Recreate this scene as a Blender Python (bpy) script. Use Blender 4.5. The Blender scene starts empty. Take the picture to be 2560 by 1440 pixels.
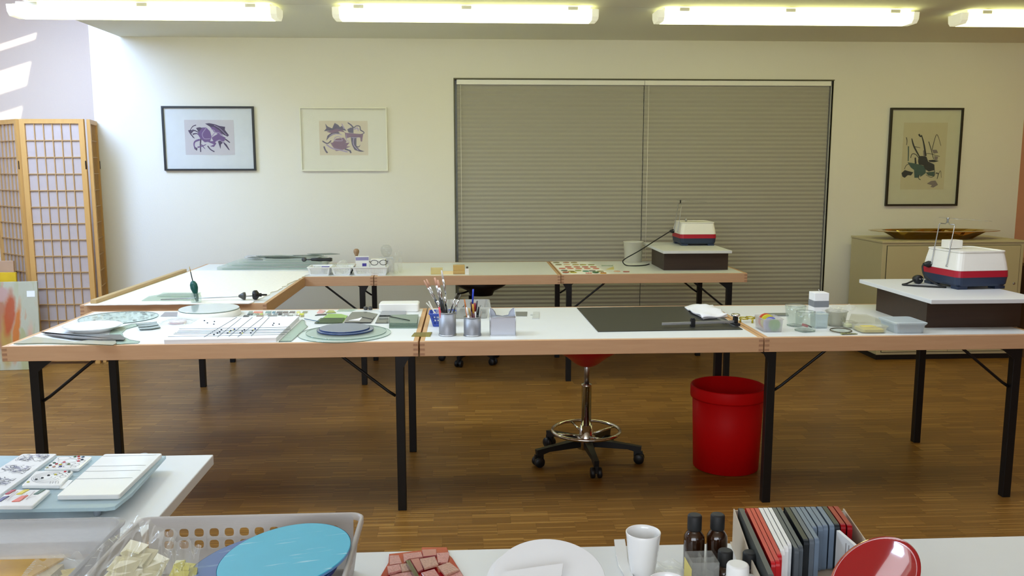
import bpy, bmesh, math, random
from mathutils import Vector, Matrix
random.seed(7)
SC = bpy.context.scene
COL = SC.collection
PI = math.pi

# ------------------------------------------------------------------ camera
F, YAW, PITCH, ROLL, HC = 2144.2, .0537, .1404, -.0009, 1.4543
_cy, _sy, _cp, _sp = math.cos(YAW), math.sin(YAW), math.cos(PITCH), math.sin(PITCH)
FWD = Vector((_sy*_cp, _cy*_cp, -_sp)); _r = Vector((_cy, -_sy, 0)); _u = _r.cross(FWD)
RGT = _r*math.cos(ROLL) + _u*math.sin(ROLL); UPV = -_r*math.sin(ROLL) + _u*math.cos(ROLL)
EYE = Vector((0, 0, HC))
cam = bpy.data.objects.new('camera', bpy.data.cameras.new('camera'))
COL.objects.link(cam)
cam.matrix_world = Matrix(((RGT.x, UPV.x, -FWD.x, 0), (RGT.y, UPV.y, -FWD.y, 0), (RGT.z, UPV.z, -FWD.z, HC), (0, 0, 0, 1)))
cam.data.sensor_width = 36; cam.data.lens = F*36/2560; cam.data.clip_start = .02
SC.camera = cam
# ------------------------------------------------------------------ light
world = bpy.data.worlds.new('overcast_sky'); SC.world = world; world.use_nodes = True
bg = world.node_tree.nodes['Background']; bg.inputs[0].default_value = (.80, .90, 1, 1); bg.inputs[1].default_value = 1.0
def area(name, loc, aim, sx, sy, power, col):
    l = bpy.data.lights.new(name, 'AREA'); l.shape = 'RECTANGLE'; l.size = sx; l.size_y = sy
    l.energy = power; l.color = col
    o = bpy.data.objects.new(name, l); COL.objects.link(o); o.location = loc
    o.rotation_euler = (Vector(aim)-Vector(loc)).to_track_quat('-Z', 'Y').to_euler()
    return o
area('skylight_daylight', (-2.86, 5.5, 2.93), (-2.15, 6.2, 1.0), .60, 1.8, 132, (.42, .60, 1))
area('skylight_daylight_front', (-3.30, 3.3, 2.93), (-2.7, 3.4, 0), 1.3, 3.0, 190, (.50, .72, 1))
area('overhead_fill_light', (0.3, 3.2, 2.54), (0.3, 3.2, 0), 5.4, .9, 54, (.88, .94, 1))  # added area light over the front tables, brightens their tops
area('window_daylight', (-1.2, -1.95, 1.75), (-0.4, 4, .9), 3.6, 1.4, 86, (.84, .91, 1))
sun = bpy.data.objects.new('sun', bpy.data.lights.new('sun', 'SUN')); COL.objects.link(sun)
sun.data.energy = 9; sun.data.angle = math.radians(.9); sun.data.color = (1, .96, .88)
SUN = Vector((-.27, .85, -1.0))
sun.rotation_euler = SUN.to_track_quat('-Z', 'Y').to_euler(); sun.location = (-3, 2, 6)
LAMP_POWER = 6.6
SC.view_settings.view_transform = 'Standard'; SC.view_settings.look = 'None'
SC.view_settings.gamma = 1; SC.view_settings.use_curve_mapping = False
SC.view_settings.exposure = 0.0

# ------------------------------------------------------------------ pixel -> point on a real plane
def ray(x, y): return (FWD*F + RGT*(x-1280) - UPV*(y-720))
def at(x, y, z):
    d = ray(x, y); return EYE + d*((z-HC)/d.z)
def aty(x, y, Y):
    d = ray(x, y); return EYE + d*(Y/d.y)
def px(p):
    d = Vector(p)-EYE; k = d.dot(FWD); return (1280+F*d.dot(RGT)/k, 720-F*d.dot(UPV)/k)
def mpp(p): return (Vector(p)-EYE).dot(FWD)/F          # metres per pixel at a point

# ------------------------------------------------------------------ materials
def lin(c): return tuple((v/255/12.92 if v <= 10 else ((v/255+.055)/1.055)**2.4) for v in c)
MATS = {}
def mat(name, col, rough=.5, metal=0, var=.06, scale=20, stretch=(1, 1, 1), bump=0, spec=.5, coat=0, trans=0, alpha=1, ior=1.45, sub=0, emit=None):
    if name in MATS: return MATS[name]
    m = bpy.data.materials.new(name); m.use_nodes = True; MATS[name] = m
    nt = m.node_tree; b = nt.nodes['Principled BSDF']; c = lin(col)
    tc = nt.nodes.new('ShaderNodeTexCoord'); mp = nt.nodes.new('ShaderNodeMapping'); mp.inputs['Scale'].default_value = stretch
    nz = nt.nodes.new('ShaderNodeTexNoise'); nz.inputs['Scale'].default_value = scale; nz.inputs['Detail'].default_value = 4
    mx = nt.nodes.new('ShaderNodeMix'); mx.data_type = 'RGBA'
    mx.inputs[6].default_value = tuple(max(0, v*(1-var)) for v in c)+(1,); mx.inputs[7].default_value = tuple(min(1, v*(1+var)) for v in c)+(1,)
    nt.links.new(tc.outputs['Object'], mp.inputs[0]); nt.links.new(mp.outputs[0], nz.inputs['Vector'])
    nt.links.new(nz.outputs[0], mx.inputs[0]); nt.links.new(mx.outputs[2], b.inputs['Base Color'])
    b.inputs['Roughness'].default_value = rough; b.inputs['Metallic'].default_value = metal
    b.inputs['Specular IOR Level'].default_value = spec; b.inputs['Coat Weight'].default_value = coat
    b.inputs['Transmission Weight'].default_value = trans; b.inputs['IOR'].default_value = ior; b.inputs['Alpha'].default_value = alpha
    if emit:
        b.inputs['Emission Color'].default_value = lin(emit[0])+(1,); b.inputs['Emission Strength'].default_value = emit[1]
    if bump:
        bp = nt.nodes.new('ShaderNodeBump'); bp.inputs['Strength'].default_value = bump; bp.inputs['Distance'].default_value = .004
        nt.links.new(nz.outputs[0], bp.inputs['Height']); nt.links.new(bp.outputs[0], b.inputs['Normal'])
    return m
def glass(name, tint, clear=.85, rough=.03, body=None):
    """thin clear sheet: see-through tinted, Fresnel gloss, a little body colour"""
    if name in MATS: return MATS[name]
    m = bpy.data.materials.new(name); m.use_nodes = True; MATS[name] = m
    nt = m.node_tree; nt.nodes.clear(); N = nt.nodes.new; L = nt.links.new
    out = N('ShaderNodeOutputMaterial'); t = N('ShaderNodeBsdfTransparent'); g = N('ShaderNodeBsdfGlossy'); d = N('ShaderNodeBsdfDiffuse'); tl = N('ShaderNodeBsdfTranslucent')
    t.inputs[0].default_value = lin(tint)+(1,); g.inputs['Roughness'].default_value = rough; g.inputs[0].default_value = (1, 1, 1, 1)
    nz = N('ShaderNodeTexNoise'); nz.inputs['Scale'].default_value = 30
    bc = lin(body or tint); mxc = N('ShaderNodeMix'); mxc.data_type = 'RGBA'
    mxc.inputs[6].default_value = tuple(v*.92 for v in bc)+(1,); mxc.inputs[7].default_value = bc+(1,); L(nz.outputs[0], mxc.inputs[0])
    L(mxc.outputs[2], d.inputs[0]); L(mxc.outputs[2], tl.inputs[0])
    dm = N('ShaderNodeMixShader'); dm.inputs[0].default_value = .4; L(d.outputs[0], dm.inputs[1]); L(tl.outputs[0], dm.inputs[2])
    a = N('ShaderNodeMixShader'); a.inputs[0].default_value = clear; L(dm.outputs[0], a.inputs[1]); L(t.outputs[0], a.inputs[2])
    lw = N('ShaderNodeLayerWeight'); lw.inputs[0].default_value = .5          # facing-based gloss, the same from both sides of the sheet
    pw = N('ShaderNodeMath'); pw.operation = 'POWER'; L(lw.outputs['Facing'], pw.inputs[0]); pw.inputs[1].default_value = 4
    ml = N('ShaderNodeMath'); ml.operation = 'MULTIPLY_ADD'; L(pw.outputs[0], ml.inputs[0]); ml.inputs[1].default_value = .05 if name == 'picture_glass' else .22; ml.inputs[2].default_value = .008 if name == 'picture_glass' else .03
    f = N('ShaderNodeMixShader'); L(ml.outputs[0], f.inputs[0]); L(a.outputs[0], f.inputs[1]); L(g.outputs[0], f.inputs[2])
    L(f.outputs[0], out.inputs[0]); return m
def wood(name, c1, c2, rough=.45, axis=0, scale=6):
    if name in MATS: return MATS[name]
    m = mat(name, c1, rough); nt = m.node_tree
    b = nt.nodes['Principled BSDF']; tc = nt.nodes['Texture Coordinate']; mp = nt.nodes['Mapping']
    s = [scale*6]*3; s[axis] = scale*.6; mp.inputs['Scale'].default_value = s
    nz = nt.nodes['Noise Texture']; nz.inputs['Scale'].default_value = 1.5; nz.inputs['Distortion'].default_value = .6; nz.inputs['Detail'].default_value = 6
    mx = nt.nodes['Mix']; mx.inputs[6].default_value = lin(c1)+(1,); mx.inputs[7].default_value = lin(c2)+(1,)
    return m
M = dict(
    white=mat('white_laminate', (224, 226, 224), .32, var=.015),
    white_cool=mat('white_tabletop', (222, 224, 226), .35, var=.015),
    beech=wood('beech_edging', (208, 168, 130), (192, 150, 112), .45),
    beech_y=wood('beech_edging_side', (206, 164, 118), (190, 146, 100), .45, axis=1),
    pine=wood('pine_screen_frame', (206, 160, 92), (190, 142, 76), .5, axis=2),
    endgrain=wood('beech_end_grain', (176, 134, 102), (160, 118, 88), .6),
    black_metal=mat('black_powder_coat', (20, 20, 21), .4, spec=.4),
    black_plastic=mat('black_plastic', (22, 23, 25), .42),
    rubber=mat('black_rubber', (26, 27, 28), .6),
    chrome=mat('chrome', (215, 213, 208), .12, metal=1, var=.01),
    steel=mat('brushed_steel', (175, 176, 178), .32, metal=1, var=.05, scale=60),
    mesh_silver=mat('silver_wire_mesh', (150, 153, 160), .45, metal=.55, var=.12, scale=300),
    brass=mat('polished_brass', (190, 160, 82), .16, metal=1, var=.05),
    wall=mat('cream_wall_paint', (226, 223, 212), .85, var=.012, scale=90, bump=.12),
    wall_white=mat('white_wall_paint', (222, 206, 190), .85, var=.012, scale=90, bump=.1),
    ceil=mat('ceiling_paint', (228, 227, 208), .85, var=.01),
    peach=mat('peach_wall_paint', (214, 160, 120), .85, var=.02),
    cabinet=mat('beige_metal_cabinet', (194, 184, 146), .42, var=.015),
    ivory=mat('ivory_plastic', (236, 234, 226), .35, var=.015),
    white_plastic=mat('white_plastic', (236, 237, 236), .35, var=.015),
    porcelain=mat('white_porcelain', (236, 236, 236), .12, var=.01, coat=.4),
    foam=mat('white_board', (232, 233, 236), .7, var=.015),
    fleece=mat('white_fibre_fleece', (238, 233, 222), .95, var=.03, scale=40, bump=.6),
    red=mat('red_plastic', (204, 9, 13), .5, var=.04, spec=.15),
    red_vinyl=mat('red_vinyl', (170, 16, 20), .4, var=.05),
    crimson=mat('crimson_band', (168, 24, 46), .4, var=.03),
    navy=mat('navy_plastic', (40, 54, 78), .45, var=.05),
    walnut=wood('dark_wenge_veneer', (62, 44, 32), (46, 32, 23), .45, axis=0),
    clear=glass('clear_glass', (250, 253, 251), .90, body=(226, 234, 228)),
    clear_green=glass('greenish_sheet_glass', (240, 246, 240), .74, body=(214, 222, 212)),
    clear_edge=mat('green_glass_edge', (96, 122, 108), .15, var=.1),
    acrylic=glass('clear_acrylic', (246, 247, 246), .93, body=(230, 232, 232)),
    frost=glass('frosted_plastic', (240, 240, 240), .42, .25, body=(238, 238, 240)),
    frost_thick=glass('milky_plastic', (238, 236, 232), .22, .3, body=(226, 222, 220)),
    film=glass('clear_film_bag', (252, 252, 250), .78, .12, body=(246, 246, 244)),
    pane=glass('picture_glass', (250, 250, 250), .97, .02),
    paper=mat('white_paper', (238, 238, 234), .8, var=.01),
    cardb=mat('cream_cardboard', (206, 192, 172), .8, var=.04),
)
def plain(r, g, b, rough=.35, **k): return mat('colour_%d_%d_%d' % (r, g, b), (r, g, b), rough, **k)

# ------------------------------------------------------------------ mesh builder
class MB:
    def __init__(s): s.v = []; s.f = []; s.sm = []
    def add(s, vs, fs, smooth=False, X=None):
        o = len(s.v)
        s.v += [tuple(X @ Vector(v)) if X else tuple(v) for v in vs]
        s.f += [tuple(i+o for i in f) for f in fs]; s.sm += [smooth]*len(fs); return s
    def box(s, x0, x1, y0, y1, z0, z1, X=None):
        return s.add([(x0, y0, z0), (x1, y0, z0), (x1, y1, z0), (x0, y1, z0), (x0, y0, z1), (x1, y0, z1), (x1, y1, z1), (x0, y1, z1)],
                     [(3, 2, 1, 0), (4, 5, 6, 7), (0, 1, 5, 4), (1, 2, 6, 5), (2, 3, 7, 6), (3, 0, 4, 7)], X=X)
    def cbox(s, c, d, X=None): return s.box(c[0]-d[0]/2, c[0]+d[0]/2, c[1]-d[1]/2, c[1]+d[1]/2, c[2]-d[2]/2, c[2]+d[2]/2, X)
    def loft(s, rings, smooth=False, cap0=True, cap1=True, X=None):
        n = len(rings[0]); vs = [p for r in rings for p in r]; fs = []
        for k in range(len(rings)-1):
            for i in range(n):
                j = (i+1) % n; fs.append((k*n+i, k*n+j, (k+1)*n+j, (k+1)*n+i))
        s.add(vs, fs, smooth, X)
        o = len(s.v)-len(vs)
        if cap0: s.f.append(tuple(o+i for i in reversed(range(n)))); s.sm.append(False)
        if cap1: s.f.append(tuple(o+(len(rings)-1)*n+i for i in range(n))); s.sm.append(False)
        return s
    def prism(s, pts, z0, z1, bev=0, X=None):
        a = sum(pts[i][0]*pts[(i+1) % len(pts)][1]-pts[(i+1) % len(pts)][0]*pts[i][1] for i in range(len(pts)))
        if a < 0: pts = pts[::-1]
        if not bev: return s.loft([[(x, y, z0) for x, y in pts], [(x, y, z1) for x, y in pts]], X=X)
        cx = sum(p[0] for p in pts)/len(pts); cy = sum(p[1] for p in pts)/len(pts)
        def ins(b):
            o = []
            for x, y in pts:
                L = math.hypot(x-cx, y-cy) or 1; o.append((x-(x-cx)/L*b, y-(y-cy)/L*b))
            return o
        i2 = ins(bev)
        return s.loft([[(x, y, z0) for x, y in i2], [(x, y, z0+bev*.6) for x, y in pts], [(x, y, z1-bev*.6) for x, y in pts], [(x, y, z1) for x, y in i2]], X=X)
    def lathe(s, prof, n=28, X=None, smooth=True, cap0=True, cap1=True):
        return s.loft([[(r*math.cos(2*PI*i/n), r*math.sin(2*PI*i/n), z) for i in range(n)] for r, z in prof], smooth, cap0, cap1, X)
    def tube(s, path, r, n=8, closed=False, X=None):
        P = [Vector(p) for p in path]; rings = []; up = None; N = len(P)
        for i, p in enumerate(P):
            if closed: t = P[(i+1) % N]-P[i-1]
            else: t = P[min(i+1, N-1)]-P[max(i-1, 0)]
            t.normalize()
            if up is None:
                up = Vector((0, 0, 1)) if abs(t.z) < .9 else Vector((1, 0, 0))
            a = up-t*up.dot(t); a.normalize(); up = a; b = t.cross(a)
            rr = r[i] if isinstance(r, (list, tuple)) else r
            rings.append([tuple(p+a*math.cos(2*PI*k/n)*rr+b*math.sin(2*PI*k/n)*rr) for k in range(n)])
        if closed: rings.append(rings[0]); return s.loft(rings, True, False, False, X)
        return s.loft(rings, True, X=X)
    def bar(s, a, b, w, h=None, X=None):
        a = Vector(a); b = Vector(b); t = (b-a); L = t.length; t.normalize()
        up = Vector((0, 0, 1)) if abs(t.z) < .95 else Vector((0, 1, 0))
        x = up.cross(t).normalized(); u = t.cross(x); h = h or w
        R = Matrix((x, t, u)).transposed().to_4x4(); R.translation = a
        return s.box(-w/2, w/2, 0, L, -h/2, h/2, (X @ R) if X else R)
    def grid(s, fn, nu, nv, smooth=True, X=None):
        vs = [fn(i/nu, j/nv) for j in range(nv+1) for i in range(nu+1)]
        fs = [(j*(nu+1)+i, j*(nu+1)+i+1, (j+1)*(nu+1)+i+1, (j+1)*(nu+1)+i) for j in range(nv) for i in range(nu)]
        return s.add(vs, fs, smooth, X)
    def build(s, name, material, parent=None, loc=None, rot=None, bevel=0, solid=0):
        me = bpy.data.meshes.new(name); me.from_pydata(s.v, [], s.f); me.validate(); me.update()
        for p, q in zip(me.polygons, s.sm): p.use_smooth = q
        me.materials.append(material)
        o = bpy.data.objects.new(name, me); COL.objects.link(o)
        if parent: o.parent = parent
        if loc is not None: o.location = loc
        if rot is not None: o.rotation_euler = rot
        if solid:
            q = o.modifiers.new('thickness', 'SOLIDIFY'); q.thickness = solid; q.offset = 0
        if bevel:
            q = o.modifiers.new('bevel', 'BEVEL'); q.width = bevel; q.segments = 2; q.limit_method = 'ANGLE'
        return o
def rrect(w, d, r, n=4, cx=0, cy=0):
    o = []
    for k, (sx, sy) in enumerate(((1, 1), (-1, 1), (-1, -1), (1, -1))):
        for i in range(n+1):
            a = PI/2*k + PI/2*i/n; o.append((cx+sx*(w/2-r)+r*math.cos(a), cy+sy*(d/2-r)+r*math.sin(a)))
    return o
def ring3(pts, z): return [(x, y, z) for x, y in pts]
def tag(o, label, cat, group=None):
    o['label'] = label; o['category'] = cat
    if group: o['group'] = group
    return o
def thing(name, label, cat, loc=(0, 0, 0), rz=0, group=None, rot=None):
    o = bpy.data.objects.new(name, None); COL.objects.link(o); o.empty_display_size = .05
    o.location = loc; o.rotation_euler = rot if rot else (0, 0, rz)
    return tag(o, label, cat, group)
def struct(name, mb, m, parent=None, **k):
    o = mb.build(name, m, parent, **k)
    if not parent: o['kind'] = 'structure'
    return o
def copy_tree(o, parent=None):
    c = o.copy(); COL.objects.link(c)
    if parent: c.parent = parent
    for ch in list(o.children): copy_tree(ch, c)
    return c
def flat(name, label, cat, pts, z0, th, m, group=None, bev=0, parent=None, bevel=0):
    """a flat piece lying at height z0: its corners seen at these pixels, with its real thickness"""
    W = [at(x, y, z0+th) for x, y in pts]; c = sum(W, Vector())/len(W)
    mb = MB(); mb.prism([(p.x-c.x, p.y-c.y) for p in W], 0, th, bev)
    o = mb.build(name, m, parent, (c.x, c.y, z0), bevel=bevel)
    if not parent: tag(o, label, cat, group)
    return o
def disc(name, label, cat, cx, cy, hw, z0, th, m, group=None, n=48, edge=None):
    c = at(cx, cy, z0+th); r = hw*mpp(c); mb = MB()
    e = min(th*.3, .0015)
    mb.lathe([(r-e, 0), (r, e), (r, th-e), (r-e, th)], n, smooth=False)
    o = mb.build(name, m, None, (c.x, c.y, z0)); 
    if edge:
        q = MB(); q.lathe([(r+.0004, th*.1), (r+.0008, th*.5), (r+.0004, th*.9)], n, cap0=False, cap1=False); q.build('cut_edge', edge, o)
    if label: tag(o, label, cat, group)
    return o

# ================================================================== SETTING
XL, XC, XR, YW, ZC = -4.45, -2.585, 4.95, 6.79, 2.425
# --- parquet floor: blocks of upright oak strips, .16 x .112 m
def floor_mat():
    m = bpy.data.materials.new('oak_strip_parquet'); m.use_nodes = True; nt = m.node_tree; b = nt.nodes['Principled BSDF']
    N = nt.nodes.new; L = nt.links.new
    g = N('ShaderNodeNewGeometry'); s = N('ShaderNodeSeparateXYZ'); L(g.outputs['Position'], s.inputs[0])
    def mth(op, a, c=None):
        n = N('ShaderNodeMath'); n.operation = op
        for i, v in enumerate((a, c)):
            if v is None: continue
            if isinstance(v, (int, float)): n.inputs[i].default_value = v
            else: L(v, n.inputs[i])
        return n.outputs[0]
    row = mth('FLOOR', mth('DIVIDE', s.outputs[1], .112))
    off = mth('MULTIPLY', mth('FRACT', mth('MULTIPLY', row, .37)), .16)
    colm = mth('FLOOR', mth('DIVIDE', mth('SUBTRACT', s.outputs[0], off), .16))
    strip = mth('FLOOR', mth('DIVIDE', s.outputs[1], .008))
    def wn(x, y):
        c = N('ShaderNodeCombineXYZ'); L(x, c.inputs[0]); L(y, c.inputs[1])
        w = N('ShaderNodeTexWhiteNoise'); w.noise_dimensions = '2D'; L(c.outputs[0], w.inputs['Vector']); return w.outputs['Value']
    r1 = wn(colm, row); r2 = wn(colm, strip)
    mp = N('ShaderNodeMapping'); mp.inputs['Scale'].default_value = (8, 260, 8); L(g.outputs['Position'], mp.inputs[0])
    nz = N('ShaderNodeTexNoise'); nz.inputs['Scale'].default_value = 1; nz.inputs['Detail'].default_value = 3; L(mp.outputs[0], nz.inputs['Vector'])
    t = mth('ADD', mth('MULTIPLY', r1, .17), mth('ADD', mth('MULTIPLY', mth('POWER', r2, 3.0), .36), mth('MULTIPLY', nz.outputs[0], .40)))
    cr = N('ShaderNodeValToRGB'); L(t, cr.inputs[0]); e = cr.color_ramp.elements
    e[0].position = .1; e[0].color = lin((104, 70, 28))+(1,); e[1].position = .9; e[1].color = lin((182, 138, 70))+(1,)
    k = e.new(.45); k.color = lin((131, 91, 38))+(1,)
    L(cr.outputs[0], b.inputs['Base Color']); b.inputs['Roughness'].default_value = .36
    b.inputs['Specular IOR Level'].default_value = .3
    rr = mth('ADD', mth('MULTIPLY', nz.outputs[0], .16), .30); L(rr, b.inputs['Roughness'])
    return m
FM = floor_mat()
fl = MB(); fl.box(XL, XR, -2.2, 7.7, -.12, -.010)
floor = struct('floor', fl, plain(120, 84, 44, .7))
base = MB(); base.box(.0002, .1598, .0002, .1118, -.0098, 0)
bme = None; cells = []
for j in range(-19, 68):
    off = ((j*.37) % 1)*.16
    for i in range(int((XL-off)/.16), int((XR-off)/.16)):
        x, y = i*.16+off, j*.112
        if x < XL+.02 or x+.16 > XR-.02: continue
        cells.append((x, y))
def seen(c):
    if c[1] < 2.2: return False
    u, v = px((c[0]+.08, c[1]+.056, 0)); return -30 < u < 2590 and v < 1372 and not (u < 470 and v > 1150) and v > 900
vis = sorted([c for c in cells if seen(c)], key=lambda c: c[1])[:300]; vset = set(vis)
first = base.build('parquet_block', FM, floor, (vis[0][0], vis[0][1], 0))
for c in vis[1:]:
    o = first.copy(); COL.objects.link(o); o.parent = floor; o.location = (c[0], c[1], 0)
rest = MB()
for x, y in cells:
    if (x, y) not in vset:
        rest.add([(x+.0002, y+.0002, 0), (x+.1598, y+.0002, 0), (x+.1598, y+.1118, 0), (x+.0002, y+.1118, 0), (x+.0002, y+.0002, -.0098), (x+.1598, y+.0002, -.0098), (x+.1598, y+.1118, -.0098), (x+.0002, y+.1118, -.0098)],
                 [(0, 1, 2, 3), (0, 4, 5, 1), (1, 5, 6, 2), (2, 6, 7, 3), (3, 7, 4, 0)])
ro = rest.build('parquet_field', FM, floor); ro['kind'] = 'stuff'
# --- walls
w = MB(); w.box(-2.81, -.078, YW, YW+.2, 0, 3.2).box(-.078, 2.909, YW, YW+.2, 2.125, 3.2).box(2.909, 4.49, YW, YW+.2, 0, 3.2)
struct('wall_back', w, M['wall'])
w = MB(); w.box(XL, -2.61, 7.24, 7.44, 0, 3.4).box(-2.81, -2.61, YW+.2, 7.24, 0, 3.2)
struct('wall_alcove', w, M['wall_white'])
w = MB(); w.box(XL-.2, XL, -2.4, 7.44, 0, 3.4); struct('wall_left', w, M['wall_white'])
w = MB(); w.box(4.49, XR+.2, 7.3, 7.5, 0, 3.2).box(XR, XR+.2, -2.4, 7.3, 0, 3.2); struct('wall_right', w, M['peach'])
w = MB(); w.box(XL-.2, -2.2, -2.4, -2.2, 0, 3.2).box(-2.2, 2.7, -2.4, -2.2, 0, .95).box(-2.2, 2.7, -2.4, -2.2, 2.55, 3.2).box(2.7, XR+.2, -2.4, -2.2, 0, 3.2)
struct('wall_front', w, M['wall_white'])
# --- ceiling in two panels with an open joint, skylight bay on the left
c = MB(); c.box(XC, XR, 3.7, 5.415, ZC, ZC+.14).box(XC, XR, -2.4, 2.7, ZC, ZC+.14).box(XC, -2.45, 2.7, 3.7, ZC, ZC+.14).box(3.05, XR, 2.7, 3.7, ZC, ZC+.14); ceiling = struct('ceiling', c, M['ceil'])
c = MB(); c.box(XC, XR, 5.42, 7.3, ZC, ZC+.14); c.build('ceiling_panel', M['ceil'], ceiling)
c = MB(); c.box(-2.81, XR+.2, -2.4, 7.5, 3.2, 3.3); struct('unseen_roof', c, M['ceil'])  # unseen roof above the ceiling, shuts out the sky
c = MB()   # unseen bay roof, slits shaped to cast the sun patches on the alcove wall
XE = -3.26
def roofz(x): return 3.0 + .32*(x-XE)
ys = [-2.4, 6.25, 6.38, 6.52, 6.60, 6.715, 6.78, 7.24]
for a, b2 in ((-2.4, 6.22), (6.34, 6.455), (6.64, 6.76), (6.83, 7.24)):
    c.loft([[(XL, a, roofz(XL)), (XL, b2, roofz(XL)), (XL, b2, roofz(XL)+.03), (XL, a, roofz(XL)+.03)], [(XE, a, 3.0), (XE, b2, 3.0), (XE, b2, 3.03), (XE, a, 3.03)]])
c.box(XE, -2.6, -2.4, 7.24, 3.0, 3.03)
struct('sun_slit_roof', c, M['wall_white'])
# --- window recess, sash and glass behind the blinds
w = MB(); w.box(-.078, 2.909, YW+.185, YW+.2, 0, 2.125); win = struct('window_1', w, plain(120, 122, 118, .6))
w = MB()
for x0, x1 in ((-.078, -.02), (1.37, 1.45), (2.85, 2.909)): w.box(x0, x1, YW+.12, YW+.175, 0, 2.125)
w.box(-.02, 2.85, YW+.12, YW+.175, 0, .08).box(-.02, 2.85, YW+.12, YW+.175, 2.045, 2.125); w.build('window_frame', M['white_plastic'], win)
for x0, x1 in ((-.02, 1.37), (1.45, 2.85)):
    w = MB(); w.box(x0, x1, YW+.14, YW+.146, .08, 2.045); w.build('pane', M['clear'], win)
# dark metal edge trim round the recess
w = MB(); w.box(-.086, -.078, YW-.006, YW+.02, 0, 2.133).box(-.078, 2.917, YW-.006, YW+.02, 2.125, 2.133).box(2.909, 2.913, YW-.003, YW+.02, 0, 2.125)
struct('trim_2', w, plain(92, 88, 64, .5))
w = MB(); w.box(-2.61, -.09, YW-.012, YW, 0, .05); struct('baseboard_back', w, M['wall'])

# ================================================================== BLINDS
BL = mat('pleated_blind_cloth', (166, 162, 149), .8, var=.03, scale=200)
def blind(x0, x1, label):
    t = thing('pleated_blind', label, 'blind', ((x0+x1)/2, YW+.035, 0), group='pleated blinds in the wide recess')
    h = (x1-x0)/2
    q = MB(); q.box(-h, h, -.028, .02, 2.086, 2.122).box(-h, h, -.03, -.028, 2.094, 2.099); q.build('headrail', M['ivory'], t)
    n = 61; z0, z1 = .055, 2.086; q = MB()
    rows = []
    for i in range(2*n+1):
        z = z1-(z1-z0)*i/(2*n); rows.append((z, -.0052 if i % 2 else .000))
    vs = []; fs = []
    for z, y in rows: vs += [(-h+.001, y, z), (h-.001, y, z)]
    for i in range(2*n): fs.append((2*i, 2*i+2, 2*i+3, 2*i+1))
    q.add(vs, fs); q.build('pleated_cloth', BL, t)
    q = MB(); q.box(-h+.002, h-.002, -.022, .004, .03, .055); q.build('bottom_rail', M['ivory'], t)
    q = MB(); q.tube([(-h+.03, -.034, 2.09), (-h+.03, -.034, .5)], .0016, 5); q.build('pull_cord', M['ivory'], t)
    return t
blind(-.062, 1.4055, 'beige pleated blind covering the left half of the wide recess')
blind(1.4085, 2.895, 'beige pleated blind covering the right half of the wide recess, behind the rear grinder')

# ================================================================== CEILING LAMPS
LAMP = mat('lamp_diffuser', (250, 250, 236), .4, var=.0, emit=((250, 253, 174), LAMP_POWER))
LCAP = mat('lamp_prismatic_end', (232, 234, 216), .3, var=.12, scale=150, stretch=(1, 8, .1), emit=((255, 253, 215), .45))
def lamp(x0, x1, y, label):
    L = x1-x0; t = thing('ceiling_lamp', label, 'ceiling lamp', ((x0+x1)/2, y, ZC), group='fluorescent ceiling lamps')
    h = L/2
    q = MB(); q.box(-h+.05, h-.05, -.06, .06, -.018, 0); q.build('housing', M['ivory'], t)
    def sec(x): return [(x, -.088, -.018), (x, .088, -.018), (x, .082, -.062), (x, .060, -.082), (x, -.060, -.082), (x, -.082, -.062)]
    q = MB(); q.loft([sec(-h+.045), sec(h-.045)]); q.build('diffuser', LAMP, t)
    for s in (-1, 1):
        q = MB(); q.loft([sec(s*(h-.044)), [(s*(h-.008), y2*.96, z) for _, y2, z in sec(0)], [(s*h, y2*.8, -.018+(z+.018)*.8) for _, y2, z in sec(0)]]); q.build('end_cap', LCAP, t)
    for k in (-.8, 0, .8):
        q = MB(); q.box(k*h-.03, k*h+.03, -.094, -.087, -.026, -.006); q.build('clip', M['ivory'], t)
    return t
for x0, x1, l in ((-2.70, -1.115, 'long fluorescent ceiling lamp at the far left, its end over the skylit bay'), (-.795, .825, 'long fluorescent ceiling lamp left of the wide blinds, above the white framed print'),
                  (1.185, 2.842, 'long fluorescent ceiling lamp hanging above the right half of the blinds'), (3.105, 4.70, 'fluorescent ceiling lamp cut off by the top right corner of the photo')):
    lamp(x0, x1, 5.47, l)

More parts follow.
